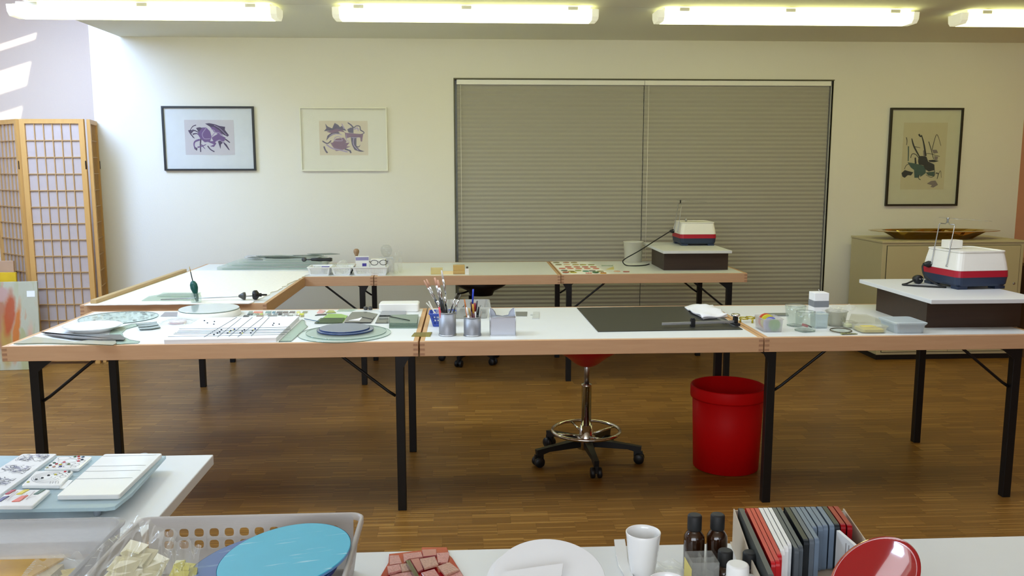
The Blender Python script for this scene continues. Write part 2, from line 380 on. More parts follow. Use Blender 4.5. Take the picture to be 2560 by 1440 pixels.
# ================================================================== TABLES
ZT = .74
def table(label, x0, x1, y0, y1, legs=(), fingers=True, group=None, sidebeech=True):
    t = thing('trestle_table', label, 'table', ((x0+x1)/2, (y0+y1)/2, 0), group=group)
    hx, hy = (x1-x0)/2, (y1-y0)/2; e = .020; A = .062
    q = MB(); q.box(-hx+e, hx-e, -hy+e, hy-e, ZT-.022, ZT); q.build('tabletop', M['white'], t)
    for s in (-1, 1):
        q = MB(); q.box(-hx, hx, s*hy-(e if s > 0 else 0), s*hy+(e if s < 0 else 0), ZT-A, ZT); q.build('edge_strip', M['beech'], t, bevel=.0015)
        q = MB(); q.box(s*hx-(e if s > 0 else 0), s*hx+(e if s < 0 else 0), -hy+e, hy-e, ZT-A, ZT); q.build('edge_strip', M['beech_y'], t, bevel=.0015)
    for s in (-1, 1):
        for k in range(3):
            z = ZT-.008-k*.02; q = MB(); q.box(s*hx-(.02 if s > 0 else -.0006), s*hx+(.02 if s < 0 else -.0006), -hy-.0007, -hy+.004, z-.0095, z); q.build('finger_joint', M['endgrain'], t)
    for lx, inward, gs in legs:
        X = lx-(x0+x1)/2
        q = MB(); q.box(X-.014, X+.014, -hy+.06, hy-.06, ZT-A-.030, ZT-.0225); q.build('leg_rail', M['black_metal'], t)
        for s in (-1, 1):
            yy = s*(hy-.045)
            q = MB(); q.box(X-.018, X+.018, yy-.018, yy+.018, 0, ZT-.0225); lg = q.build('leg', M['black_metal'], t, bevel=.002)
            q = MB(); g = gs*inward*(.075 if gs > 0 else .042); q.prism([(X, ZT-.0225), (X+g, ZT-.0225), (X+g, ZT-A-.006), (X+math.copysign(.018, g), ZT-A-.05), (X, ZT-A-.05)], yy-.019, yy-.015, X=Matrix(((1, 0, 0, 0), (0, 0, 1, 0), (0, 1, 0, 0), (0, 0, 0, 1)))); q.build('bracket', M['black_metal'], t)
            q = MB(); q.tube([(X+inward*.02, yy, .50), (X+inward*.05, yy, .52), (X+inward*.24, yy, ZT-A-.005), (X+inward*.25, yy, ZT-.0225)], .0065, 6); q.build('brace', M['black_metal'], t)
    return t
FT = 'white topped trestle tables with beech edges'
table('front trestle table at left, covered with glass discs, plates and a gridded white board', -1.870, -.201, 3.488, 4.340, [(-1.765, 1, 1), (-.281, -1, -1)], group=FT)
table('front middle trestle table carrying the brush cups and black cutting mat', -.194, 1.250, 3.488, 4.340, group=FT)
table('front right trestle table carrying candle, tumblers and the nearer grinder', 1.255, 2.465, 3.488, 4.340, [(1.300, 1, -1), (2.385, -1, 1)], group=FT)
table('lengthwise trestle table at left covered by a torn sheet of white fleece', -2.02, -1.056, 4.545, 5.636, group=FT)
table('rear trestle table at left holding glass offcuts and white baskets', -1.93, -.612, 5.645, 6.470, [(-1.76, 1, 1), (-.69, -1, -1)], group=FT)
table('rear middle trestle table, almost bare, with a black stool beneath', -.607, .628, 5.645, 6.470, group=FT)
table('rear right trestle table with rows of coloured discs and the farther grinder', .633, 1.900, 5.665, 6.490, [(.692, 1, -1), (1.790, -1, 1)], group=FT)
# near white tables (foreground)
t = thing('white_table', 'white slab table at bottom left under the raised glass shelf with tiles', 'table', (-1.24, 1.86, 0))
q = MB(); q.box(-.603, .603, -.25, .25, ZT-.026, ZT); q.build('tabletop', M['white_cool'], t, bevel=.0025)
for sx in (-1, 1):
    for sy in (-1, 1):
        q = MB(); q.cbox((sx*.40-.16, sy*.21, (ZT-.026)/2), (.035, .035, ZT-.026)); q.build('leg', M['black_metal'], t)
t = thing('white_table', 'white table along the bottom of the photo holding cups, bottles and baskets', 'table', (.1, 1.165, 0))
q = MB(); q.box(-1.6, 1.1, -.37, .37, ZT-.026, ZT); q.build('tabletop', M['white_cool'], t, bevel=.0025)
for sx in (-1.5, 1.0):
    for sy in (-1, 1):
        q = MB(); q.cbox((sx, sy*.30, (ZT-.026)/2), (.035, .035, ZT-.026)); q.build('leg', M['black_metal'], t)

# ================================================================== WALL PICTURES
def poly(q, pts, fn, lvl):
    o = len(q.v); a = sum(pts[i][0]*pts[(i+1) % len(pts)][1]-pts[(i+1) % len(pts)][0]*pts[i][1] for i in range(len(pts)))
    if a < 0: pts = pts[::-1]
    q.add([fn(x, y, lvl) for x, y in pts], [tuple(range(len(pts)))])
def stroke(pts, w0, w1=None, wm=None):
    w1 = w0 if w1 is None else w1; n = len(pts); L = []; R = []
    for i, (x, y) in enumerate(pts):
        a = pts[max(i-1, 0)]; b = pts[min(i+1, n-1)]; dx, dy = b[0]-a[0], b[1]-a[1]; d = math.hypot(dx, dy) or 1
        k = i/(n-1); w = (w0*(1-k)+w1*k)/2 + (wm*math.sin(PI*k)/2 if wm else 0)
        L.append((x-dy/d*w, y+dx/d*w)); R.append((x+dy/d*w, y-dx/d*w))
    return L+R[::-1]
def curve(p, n=10):
    """smooth curve through the points"""
    o = []
    for i in range(len(p)-1):
        a = p[max(i-1, 0)]; b = p[i]; c = p[i+1]; d = p[min(i+2, len(p)-1)]
        for k in range(n):
            t = k/n; o.append(tuple(.5*((2*b[j])+(-a[j]+c[j])*t+(2*a[j]-5*b[j]+4*c[j]-d[j])*t*t+(-a[j]+3*b[j]-3*c[j]+d[j])*t**3) for j in range(len(b))))
    o.append(tuple(p[-1])); return o
def strips(q, pts, w0, fn, lvl, w1=None, wm=None):
    s = stroke(pts, w0, w1, wm); n = len(pts); vs = [fn(x, y, lvl) for x, y in s]
    q.add(vs, [(i, 2*n-1-i, 2*n-2-i, i+1) for i in range(n-1)])
def picture(label, x0, x1, z0, z1, fm, fw, print_rect, pm, matm):
    """hung on the back wall; local x right, z up, y into the wall"""
    cx, cz = (x0+x1)/2, (z0+z1)/2; w, h = (x1-x0)/2, (z1-z0)/2
    t = thing('framed_picture', label, 'picture', (cx, YW-.012, cz), group='framed prints on the back wall')
    q = MB()
    q.box(-w, w, -.012, .012, h-fw, h).box(-w, w, -.012, .012, -h, -h+fw).box(-w, -w+fw, -.012, .012, -h+fw, h-fw).box(w-fw, w, -.012, .012, -h+fw, h-fw)
    q.build('picture_frame', fm, t)
    q = MB(); q.box(-w+fw, w-fw, .002, .011, -h+fw, h-fw); q.build('mat_board', matm, t)
    a, b, c, d = print_rect; q = MB(); q.box(a-cx, b-cx, .0005, .002, c-cz, d-cz); pr = q.build('print_sheet', pm, t)
    q = MB(); q.box(-w+fw, w-fw, -.007, -.005, -h+fw, h-fw); q.build('glazing', M['pane'], t)
    return t, pr, cx, cz
purple, dpurple, lil, mauve = plain(112, 84, 132, .8, var=.25, scale=60), plain(72, 58, 84, .8, var=.2, scale=60), plain(168, 150, 178, .8), plain(118, 78, 104, .8, var=.2, scale=60)
def P(x, y):
    p = aty(x, y, YW-.012); return p.x, p.z
# -- left print (coordinates read in a 4.129x crop at 380,240)
t, pr, cx, cz = picture('black framed landscape print with violet curved shapes, left of the white framed one', -2.302, -1.612, 1.427, 1.913, plain(36, 38, 40, .4), .014,
    (P(380+330/4.129, 300)[0], P(380+840/4.129, 300)[0], P(480, 240+608/4.129)[1], P(480, 240+246/4.129)[1]), plain(205, 200, 202, .85), plain(222, 226, 226, .85))
def art(pr, crop, spec):
    ox, oy, k = crop
    for nm, m, items in spec:
        q = MB()
        for ii, (kind, lvl, pts, *a) in enumerate(items):
            lvl = lvl*1.5+.07*ii
            W = [P(ox+x/k, oy+y/k) for x, y in pts]
            fn = lambda x, z, l, cx=cx, cz=cz: (x-cx, -.0004*l, z-cz)
            if kind == 'p': poly(q, W, fn, lvl)
            else:
                ww = [v*6.9/2144/k for v in a]; strips(q, curve(W, 6), ww[0], fn, lvl, *(ww[1:]))
        q.build(nm, m, pr)
C1 = (380, 240, 4.129)
art(pr, C1, [
 ('dark_shape', dpurple, [('p', 1, [(455, 330), (490, 322), (525, 330), (500, 385), (475, 365)]), ('p', 1, [(548, 285), (590, 280), (650, 292), (700, 310), (755, 318), (752, 350), (795, 405), (780, 420), (730, 395), (690, 370), (640, 335), (600, 318)]),
   ('p', 1, [(372, 355), (400, 348), (430, 362), (405, 390), (445, 440), (425, 432), (392, 392)]), ('s', 1, [(455, 300), (420, 315), (395, 352)], 10, 6), ('s', 1, [(415, 352), (450, 360), (485, 380)], 14, 8), ('s', 1, [(420, 395), (460, 388), (500, 410)], 14, 6),
   ('s', 1, [(505, 440), (500, 500), (503, 578)], 14, 10), ('s', 1, [(575, 515), (605, 552), (645, 575)], 12, 10), ('p', 1, [(680, 468), (720, 452), (735, 480), (712, 500), (708, 548), (698, 520)]), ('p', 1, [(735, 470), (770, 500), (805, 560), (790, 555), (745, 498)]), ('s', 1, [(755, 445), (780, 462), (805, 482)], 14, 10), ('p', 1, [(430, 515), (470, 540), (465, 565), (440, 548)])]),
 ('violet_shape', purple, [('p', 2, [(470, 390), (520, 325), (560, 325), (600, 365), (615, 420), (600, 470), (545, 478), (500, 440)]), ('p', 2, [(615, 430), (680, 390), (760, 430), (745, 470), (700, 455), (640, 480)]), ('p', 2, [(600, 320), (640, 318), (700, 360), (735, 410), (690, 395), (640, 370)]),
   ('s', 2, [(495, 450), (445, 470), (435, 510), (455, 548)], 18, 8), ('p', 2, [(570, 470), (640, 465), (665, 490), (640, 525), (600, 520), (640, 500)]), ('s', 2, [(470, 530), (510, 520), (560, 500)], 14, 6), ('s', 2, [(510, 500), (530, 525), (550, 548)], 12, 4)]),
 ('pale_line', lil, [('s', 3, [(560, 330), (520, 390), (540, 440), (600, 440)], 6), ('s', 3, [(615, 420), (650, 380), (690, 380), (730, 410)], 7), ('s', 3, [(640, 300), (700, 335), (770, 405)], 5), ('s', 3, [(660, 470), (700, 455), (740, 490)], 6), ('s', 3, [(615, 345), (650, 365), (620, 420)], 7)])])
t, pr, cx, cz = picture('white framed landscape print with plum curved shapes, left of the blinds', -1.267, -.600, 1.423, 1.908, plain(226, 224, 206, .4), .010,
    (P(380+1722/4.129, 300)[0], P(380+2225/4.129, 300)[0], P(860, 240+612/4.129)[1], P(860, 240+256/4.129)[1]), plain(214, 202, 172, .85), plain(228, 226, 206, .85))
art(pr, C1, [
 ('dark_shape', dpurple, [('p', 1, [(1788, 285), (1815, 315), (1860, 335), (1885, 278), (1925, 300), (1945, 330), (1890, 345), (1840, 360), (1775, 362), (1800, 335)]), ('p', 1, [(1800, 460), (1810, 410), (1850, 382), (1920, 370), (1945, 385), (1870, 400), (1825, 430)]), ('p', 1, [(1905, 345), (1960, 308), (2010, 360)]),
   ('p', 1, [(2015, 345), (2050, 325), (2080, 330), (2080, 385), (2030, 378)]), ('s', 1, [(2020, 275), (2055, 300), (2080, 330)], 10, 16), ('s', 1, [(2085, 330), (2110, 308), (2145, 315), (2150, 350)], 10, 10), ('p', 1, [(2050, 420), (2130, 420), (2110, 440), (2110, 520), (2145, 555), (2195, 572), (2150, 576), (2090, 556), (2062, 500)]),
   ('s', 1, [(1760, 465), (1810, 490), (1850, 460)], 12, 10), ('s', 1, [(1775, 520), (1790, 560), (1812, 588)], 14, 16), ('s', 1, [(1990, 548), (2030, 560), (2060, 588)], 18, 8), ('s', 1, [(2020, 560), (2050, 565), (2045, 592)], 10, 8), ('s', 1, [(2110, 520), (2135, 525), (2150, 505)], 12, 4), ('s', 1, [(2150, 350), (2190, 380), (2150, 400)], 12, 6)]),
 ('plum_shape', mauve, [('p', 2, [(1800, 370), (1900, 340), (1960, 350), (2000, 380), (2180, 395), (2175, 430), (2060, 420), (2000, 440), (1990, 375), (1940, 365), (1860, 385)]), ('p', 2, [(1850, 500), (1900, 440), (1980, 430), (2010, 470), (1970, 520), (1920, 520), (2050, 520), (1960, 560), (1900, 570)]), ('p', 2, [(1830, 480), (1960, 490), (2040, 480), (2000, 530), (1930, 530), (1880, 510)]), ('p', 2, [(2140, 395), (2175, 400), (2170, 470), (2155, 470), (2150, 430), (2120, 425)])]),
 ('pale_line', lil, [('s', 3, [(1830, 420), (1880, 390), (1960, 400)], 7), ('s', 3, [(1880, 460), (1890, 430), (1930, 420), (1965, 460), (1880, 462)], 7), ('s', 3, [(2010, 395), (2010, 455), (2040, 470)], 6), ('s', 3, [(2060, 430), (2120, 430)], 7), ('s', 3, [(2085, 430), (2080, 500), (2130, 560)], 8), ('s', 3, [(1800, 500), (1860, 540), (1950, 560), (2020, 578)], 14), ('s', 3, [(1958, 285), (1985, 340)], 8, 14), ('s', 3, [(2085, 345), (2120, 330), (2130, 360)], 12)])])
t, pr, cx, cz = picture('tall black framed print of inky blue green plants at the right of the blinds', 3.381, 3.977, 1.138, 1.916, plain(34, 32, 22, .4), .015,
    (P(2180+385/5.142, 400)[0], P(2180+945/5.142, 400)[0], P(2310, 250+1150/5.142)[1], P(2310, 250+290/5.142)[1]), plain(206, 200, 168, .85), plain(214, 214, 190, .85))
teal, ink, gray = plain(60, 92, 88, .85, var=.4, scale=50), plain(36, 46, 50, .85, var=.3, scale=50), plain(132, 124, 122, .85, var=.2, scale=60)
art(pr, (2180, 250, 5.142), [
 ('teal_wash', teal, [('p', 1, [(455, 800), (520, 810), (610, 830), (680, 850), (640, 900), (600, 1000), (545, 1000), (540, 900), (500, 870)]), ('s', 1, [(468, 595), (468, 690), (465, 785)], 16, 12), ('p', 1, [(600, 860), (690, 840), (690, 940), (620, 990)]), ('p', 1, [(690, 930), (800, 920), (800, 985), (720, 970)])]),
 ('ink_wash', ink, [('p', 2, [(600, 720), (650, 720), (700, 730), (720, 790), (800, 830), (805, 900), (730, 920), (680, 890), (660, 840), (600, 830), (590, 790)]), ('s', 2, [(510, 495), (540, 600), (610, 730)], 10, 14, 8), ('s', 2, [(635, 450), (665, 560), (690, 720)], 10, 26), ('s', 2, [(600, 440), (625, 470), (640, 450)], 22, 8), ('s', 2, [(728, 535), (760, 640), (790, 760)], 10, 8), ('s', 2, [(770, 640), (820, 460), (850, 470), (885, 590)], 8, 5), ('p', 2, [(720, 775), (790, 768), (860, 785), (800, 800), (740, 795)]),
   ('s', 2, [(495, 745), (515, 695), (560, 700), (600, 745)], 9, 9), ('s', 2, [(555, 740), (560, 820)], 18, 26), ('p', 2, [(378, 940), (420, 900), (470, 915), (530, 930), (500, 970), (460, 965), (420, 1000), (390, 985)]), ('s', 2, [(440, 480), (450, 530), (442, 580)], 10, 6), ('s', 2, [(600, 960), (600, 1010), (625, 1025)], 8, 8), ('s', 2, [(820, 940), (850, 950), (835, 1015)], 14, 8), ('s', 2, [(850, 960), (880, 910), (890, 1000)], 7, 4), ('s', 2, [(415, 890), (440, 840), (480, 820)], 7, 7), ('s', 2, [(550, 600), (620, 615)], 8, 5), ('s', 2, [(700, 690), (740, 690), (870, 725)], 6, 5), ('s', 2, [(800, 900), (805, 960), (760, 995), (690, 960)], 7, 5)]),
 ('grey_wash', gray, [('p', 1, [(705, 1075), (760, 1040), (815, 1035), (848, 1090), (790, 1125), (750, 1118), (770, 1095)]), ('p', 1, [(770, 640), (830, 640), (850, 680), (790, 690)]), ('p', 1, [(800, 720), (850, 730), (840, 770), (800, 770)]), ('p', 1, [(655, 650), (690, 640), (690, 730), (660, 720)])])])

# ================================================================== FOLDING SCREEN, CANVASES, CABINET
PAPER = glass('rice_paper', (226, 212, 200), .10, .6, body=(222, 208, 200))
LAT = wood('lattice_wood', (186, 148, 96), (172, 132, 80), .5, axis=2)
sc = thing('folding_screen', 'folding shoji screen of pine lattice and white paper in the left corner', 'folding screen', (-2.965, 6.44, 0))
HB, WP = 1.797, .450
vbar = hbar = None
def panel(x, y, rz, w=WP):
    global vbar, hbar
    q = MB(); s = .036
    q.box(0, s, -.011, .011, 0, HB).box(w-s, w, -.011, .011, 0, HB).box(s, w-s, -.011, .011, HB-.032, HB).box(s, w-s, -.011, .011, .02, .09)
    p = q.build('screen_panel', M['pine'], sc, (x, y, 0), (0, 0, rz))
    q = MB(); q.box(s-.004, w-s+.004, .004, .0046, .085, HB-.03); q.build('rice_paper', PAPER, p)
    for i in range(1, 6):
        if vbar is None: q = MB(); q.box(-.003, .003, -.005, .003, .09, HB-.032); b = vbar = q.build('lattice_bar', LAT, p)
        else: b = vbar.copy(); COL.objects.link(b); b.parent = p
        b.location = (s+(w-2*s)*i/6, 0, 0)
    for i in range(1, 14):
        if hbar is None or w != WP: q = MB(); q.box(s, w-s, -.006, .0035, -.003, .003); b = q.build('lattice_bar', LAT, p); hbar = hbar or b
        else: b = hbar.copy(); COL.objects.link(b); b.parent = p
        b.location = (0, 0, .09+(HB-.122)*i/14)
    q = MB(); q.box(w-.006, w+.003, -.014, -.0105, 1.44, 1.50).box(w-.006, w+.003, -.014, -.0105, .32, .38); q.build('hinge', plain(40, 30, 24, .4, metal=.6), p)
panel(-3.165+2.94, 0, 0)
panel(-2.695+2.94, .022, math.radians(104), .325)
panel(-3.180+2.94-WP*math.cos(.72), WP*math.sin(.72)-.004, -.72)

def canvas_mat(name, base, c1, c2, seed):
    m = mat(name, base, .75); nt = m.node_tree; b = nt.nodes['Principled BSDF']; N = nt.nodes.new; L = nt.links.new
    tc = nt.nodes['Texture Coordinate']; prev = nt.nodes['Mix'].outputs[2]
    for k, (c, sc2, lo, hi) in enumerate(((c1, (9, 3, 2.2), .50, .58), (c2, (14, 3, 3.0), .56, .62), ((170, 168, 120), (7, 3, 2), .58, .7))):
        mp = N('ShaderNodeMapping'); mp.inputs['Scale'].default_value = sc2; mp.inputs['Location'].default_value = (seed+k*3.7, 0, seed*2+k)
        nz = N('ShaderNodeTexNoise'); nz.inputs['Scale'].default_value = 1; nz.inputs['Detail'].default_value = 3; nz.inputs['Distortion'].default_value = .5
        rp = N('ShaderNodeMapRange'); rp.inputs[1].default_value = lo; rp.inputs[2].default_value = hi
        mx = N('ShaderNodeMix'); mx.data_type = 'RGBA'; L(tc.outputs['Object'], mp.inputs[0]); L(mp.outputs[0], nz.inputs['Vector']); L(nz.outputs[0], rp.inputs[0])
        L(rp.outputs[0], mx.inputs[0]); L(prev, mx.inputs[6]); mx.inputs[7].default_value = lin(c)+(1,); prev = mx.outputs[2]
    L(prev, b.inputs['Base Color']); return m
def canvas(label, xr, ztop, w, h, yb, lean, rz, m, card=False, brushed=None):
    t = thing('painted_canvas', label, 'canvas', (xr-w/2, yb, 0), group=None, rot=(-lean, 0, rz))
    q = MB(); q.box(-w/2, w/2, -.010, .010, 0, h); q.build('stretched_canvas', m, t, bevel=.002)
    if brushed:
        for mm, shapes in brushed:
            for pts in shapes:
                q = MB(); q.add([(x, -.0105, z) for x, z in pts], [tuple(range(len(pts)))]); q.build('painted_streak', mm, t)
    if card:
        q = MB(); q.box(.178, .232, -.0115, -.0104, h-.112, h-.068); q.build('label_card', M['paper'], t)
    return t
CM = canvas_mat('abstract_canvas_paint', (182, 180, 156), (170, 168, 124), (186, 160, 132), 4.2)
def flame(m, spots):
    nt = m.node_tree; b = nt.nodes['Principled BSDF']; N = nt.nodes.new; L = nt.links.new; tc = nt.nodes['Texture Coordinate']; prev = b.inputs['Base Color'].links[0].from_socket
    nz = N('ShaderNodeTexNoise'); nz.inputs['Scale'].default_value = 9; nz.inputs['Detail'].default_value = 5; L(tc.outputs['Object'], nz.inputs['Vector'])
    sub = N('ShaderNodeVectorMath'); sub.operation = 'MULTIPLY_ADD'; L(nz.outputs['Color'], sub.inputs[0]); sub.inputs[1].default_value = (.05, 0, .16); L(tc.outputs['Object'], sub.inputs[2])
    for (x, z, rx, rz_, tilt, col) in spots:
        mp = N('ShaderNodeMapping'); mp.vector_type = 'TEXTURE'; mp.inputs['Location'].default_value = (x+.025, 0, z+.08); mp.inputs['Rotation'].default_value = (0, tilt, 0); mp.inputs['Scale'].default_value = (rx, 1e3, rz_)
        L(sub.outputs[0], mp.inputs[0]); ln = N('ShaderNodeVectorMath'); ln.operation = 'LENGTH'; L(mp.outputs[0], ln.inputs[0])
        rp = N('ShaderNodeMapRange'); rp.inputs[1].default_value = 1.05; rp.inputs[2].default_value = .55; rp.inputs[4].default_value = .92; L(ln.outputs['Value'], rp.inputs[0])
        mx = N('ShaderNodeMix'); mx.data_type = 'RGBA'; L(rp.outputs[0], mx.inputs[0]); L(prev, mx.inputs[6]); mx.inputs[7].default_value = lin(col)+(1,); prev = mx.outputs[2]
    L(prev, b.inputs['Base Color'])
flame(CM, [(.0, .34, .05, .28, 0, (172, 112, 84)), (.03, .22, .05, .24, .05, (178, 146, 72)), (.055, .40, .045, .20, .10, (176, 78, 40)), (.10, .28, .028, .26, .12, (196, 108, 30)), (.19, .20, .03, .14, 0, (204, 160, 134)), (.01, .55, .05, .06, .2, (186, 150, 140))])
canvas('abstract canvas with orange and rust streaks, frontmost of the canvases by the screen', -3.09, .6, .50, .64, 6.25, .075, .10, CM, True)
canvas('small yellow ochre canvas standing behind the orange streaked canvas', -3.26, .7, .30, .70, 6.325, .05, .04, mat('ochre_canvas_paint', (206, 168, 26), .75, var=.35, scale=5))
canvas('tan board half hidden at the left edge, behind the yellow canvas', -3.292, .78, .30, .78, 6.375, .035, .02, plain(176, 142, 112, .8, var=.15, scale=8))

ZCAB = .905
cb = thing('metal_cabinet', 'beige metal office cabinet against the back wall below the plant print', 'cabinet', (3.64, 6.46, 0))
q = MB(); q.box(-.545, .545, -.255, .265, .04, ZCAB-.018); q.build('carcass', M['cabinet'], cb, bevel=.003)
q = MB(); q.box(-.55, .55, -.262, .27, ZCAB-.017, ZCAB); q.build('top_panel', M['cabinet'], cb, bevel=.003)
q = MB(); q.box(-.54, .54, -.24, .25, 0, .04); q.build('plinth', M['black_plastic'], cb)
q = MB(); q.box(-.512, .520, -.2575, -.2552, .06, ZCAB-.034); q.build('door_gap', plain(60, 56, 40, .7), cb)
for x0, x1 in ((-.508, .0035), (.0065, .516)):
    q = MB(); q.box(x0, x1, -.261, -.2576, .064, ZCAB-.037); d = q.build('cabinet_door', M['cabinet'], cb, bevel=.001)
q = MB(); q.lathe([(.009, 0), (.009, .004), (.004, .005)], 12, X=Matrix.Translation((.485, -.261, .58)) @ Matrix.Rotation(PI/2, 4, 'X')); q.build('lock', M['steel'], d)
# brass tray with wells on top of the cabinet
tr = thing('brass_tray', 'long polished brass tray with dished wells on the beige cabinet', 'tray', (3.60, 6.42, ZCAB))
q = MB(); n = 20
def oval(a, b, z, wob=0): return [(a*math.copysign(abs(math.cos(2*PI*i/n))**.8, math.cos(2*PI*i/n)), b*math.copysign(abs(math.sin(2*PI*i/n))**.8, math.sin(2*PI*i/n))*(1+wob*math.cos(2*PI*5*i/n)), z) for i in range(n)]
q.loft([oval(.50, .20, .0605), oval(.50, .20, .064), oval(.40, .155, .064), oval(.35, .13, .034, .22), oval(.30, .10, .004, .3), oval(.30, .10, .0, .3), oval(.355, .135, .032, .22), oval(.41, .16, .0605)], False, cap0=False, cap1=False)
q.add(oval(.30, .10, .003, .3), [tuple(range(n))]); q.build('dished_tray', M['brass'], tr)
q = MB()
for k in (-.24, -.08, .08, .24): q.lathe([(.062, .012), (.066, .0145), (.058, .0125), (.03, .005), (.0, .0045)], 20, X=Matrix.Translation((k, 0, .0)), cap0=False, cap1=False)
q.build('well_rims', M['brass'], tr)['kind'] = 'stuff'
# brown chest beyond the cabinet
ch = thing('wooden_chest', 'dark brown wooden chest cut by the right edge, beyond the beige cabinet', 'chest', (4.56, 6.44, 0))
q = MB(); q.box(-.30, .30, -.22, .22, 0, .70); q.build('carcass', wood('chest_wood', (110, 76, 44), (92, 62, 34), .5), ch, bevel=.004)
q = MB(); q.box(-.31, .31, -.23, .23, .70, .725); q.build('top_panel', wood('chest_top', (150, 116, 76), (130, 98, 60), .5), ch, bevel=.003)
for z0, z1 in ((.06, .36), (.38, .67)):
    q = MB(); q.box(-.28, .28, -.226, -.2201, z0, z1); d = q.build('drawer', wood('chest_wood', (110, 76, 44), (92, 62, 34)), ch); q = MB(); q.box(-.06, .06, -.236, -.2261, (z0+z1)/2-.008, (z0+z1)/2+.008); q.build('handle', M['brass'], d)

# ================================================================== PLINTHS AND GRINDERS
def plinth(label, x0, x1, y0, y1, h, sl):
    t = thing('plinth_box', label, 'plinth', ((x0+x1)/2, (y0+y1)/2, ZT), group='dark plinth boxes with white tops')
    a, b = (x1-x0)/2, (y1-y0)/2
    for s in (-1, 1):
        q = MB(); q.box(-a, a, s*b-(.016 if s > 0 else 0), s*b+(.016 if s < 0 else 0), 0, h); q.build('side_panel', M['walnut'], t)
        q = MB(); q.box(s*a-(.016 if s > 0 else 0), s*a+(.016 if s < 0 else 0), -b+.016, b-.016, 0, h); q.build('side_panel', M['walnut'], t)
    mx, my = (x0+x1)/2, (y0+y1)/2
    q = MB(); q.box(sl[0]-mx, sl[1]-mx, sl[2]-my, sl[3]-my, h, h+.019); q.build('plinth_top', M['white_cool'], t, bevel=.002)
    return ZT+h+.019
zR = plinth('dark brown plinth box with white top under the nearer grinder', 2.048, 2.483, 3.665, 4.135, .122, (2.015, 2.520, 3.575, 4.265))
zB = plinth('dark brown plinth box with white top under the farther grinder', 1.374, 1.826, 5.865, 6.265, .122, (1.352, 1.832, 5.80, 6.48))
def grinder(label, x, y, z, top_block, w=.225, d=.235, cord=None, rz=0, scale=1.0):
    t = thing('glass_grinder', label, 'glass grinder', (x, y, z), rz, group='white, red and navy grinders')
    t.scale = (scale,)*3
    def R(ww, dd, zz, r=.022): return [(a, b, zz) for a, b in rrect(ww, dd, r, 4)]
    q = MB()
    for sx in (-1, 1):
        for sy in (-1, 1): q.cbox((sx*(w/2-.032), sy*(d/2-.032), .006), (.042, .042, .012))
    q.loft([R(w-.02, d-.02, .0115), R(w-.006, d-.006, .02), R(w, d, .048)]); q.build('base', M['navy'], t)
    q = MB(); q.loft([R(w+.002, d+.002, .048), R(w, d, .073)]); q.build('red_band', M['crimson'], t)
    q = MB(); q.loft([R(w-.001, d-.001, .073), R(w-.010, d-.010, .105), R(w-.024, d-.024, .1425)]); q.build('housing', M['ivory'], t, bevel=.002)
    q = MB(); q.loft([R(w-.026, d-.026, .1425), R(w-.020, d-.020, .1445), R(w-.020, d-.020, .150), R(w-.028, d-.028, .1505), R(w-.034, d-.034, .147)]); q.build('work_surface', M['ivory'], t)
    # wire stand on the left side with a clear eye shield
    XX = -w/2-.003; zt = .300/scale; ws = .048
    q = MB()
    for yy in (-ws, ws): q.tube([(XX+.014, yy, .083), (XX-.002, yy, .086), (XX+.002, yy, .095), (XX+.024, yy, zt-.004), (XX+.027, yy*.9, zt)], .0021, 7)
    q.tube([(XX+.027, ws*.9, zt), (XX+.027, .012, zt), (XX+.027, .006, zt+.006), (XX+.027, -.006, zt+.006), (XX+.027, -.012, zt), (XX+.027, -ws*.9, zt)], .0021, 7)
    st = q.build('shield_stand', M['steel'], t)
    q = MB(); q.lathe([(.004, 0), (.004, .014), (.0055, .015), (.0055, .021), (.002, .022)], 12, X=Matrix.Translation((XX+.027, 0, zt+.004))); q.build('clamp_knob', M['steel'] if top_block else M['black_plastic'], st)
    q = MB(); q.prism(rrect(.175, .12, .025), 0, .003, X=Matrix.Translation((XX+.027+.075, 0, zt+.016)) @ Matrix.Rotation(math.radians(4), 4, 'Y')); q.build('eye_shield', M['acrylic'], st)
    q = MB(); q.lathe([(.013, 0), (.014, .008), (.009, .022), (.0055, .03)], 14, X=Matrix.Translation((-w/2+.002, .062, .082)) @ Matrix.Rotation(-PI/2, 4, 'Y')); q.build('strain_relief', M['black_plastic'], t)
    if top_block:
        q = MB(); q.cbox((-.035, .04, .166), (.062, .05, .034)); q.build('sponge_block', M['ivory'], t, bevel=.003)
    else:
        q = MB(); q.lathe([(.004, .147), (.0075, .149), (.0075, .163), (.004, .166), (.003, .172)], 14, X=Matrix.Translation((-.045, .03, 0))); q.build('grinding_bit', M['steel'], t)
    if cord:
        q = MB(); q.tube(curve(cord, 8), .0036, 8); q.build('power_cord', M['rubber'], t)
    return t
gR = grinder('white red and navy glass grinder with a white block on top, nearer the camera', 2.412, 4.005, zR, True, rz=.09, scale=1.2,
        cord=[(-.138, .062, .083), (-.148, .055, .070), (-.146, .035, .035), (-.118, -.02, .0045), (-.125, -.06, .0045), (-.200, -.015, .0045), (-.245, .03, .0045), (-.215, .050, .006), (-.165, .075, .016), (-.152, .083, .016)])
q = MB(); q.lathe([(.008, -.02), (.012, -.014), (.018, .0), (.018, .018), (.006, .020)], 14, X=Matrix.Translation((-.150, .085, .0185)) @ Matrix.Rotation(math.radians(90), 4, 'X')); pg = q.build('plug', M['black_plastic'], gR)
q = MB(); q.tube([(-.156, .066, .0225), (-.156, .049, .0225)], .002, 6); q.tube([(-.144, .066, .0225), (-.144, .049, .0225)], .002, 6); q.build('plug_pins', M['steel'], pg)
CW = [aty(1675, 575, 6.14), aty(1640, 600, 6.10), aty(1590, 634, 6.06), Vector((0, 0, 0)), Vector((0, 0, 0)), Vector((0, 0, 0))]
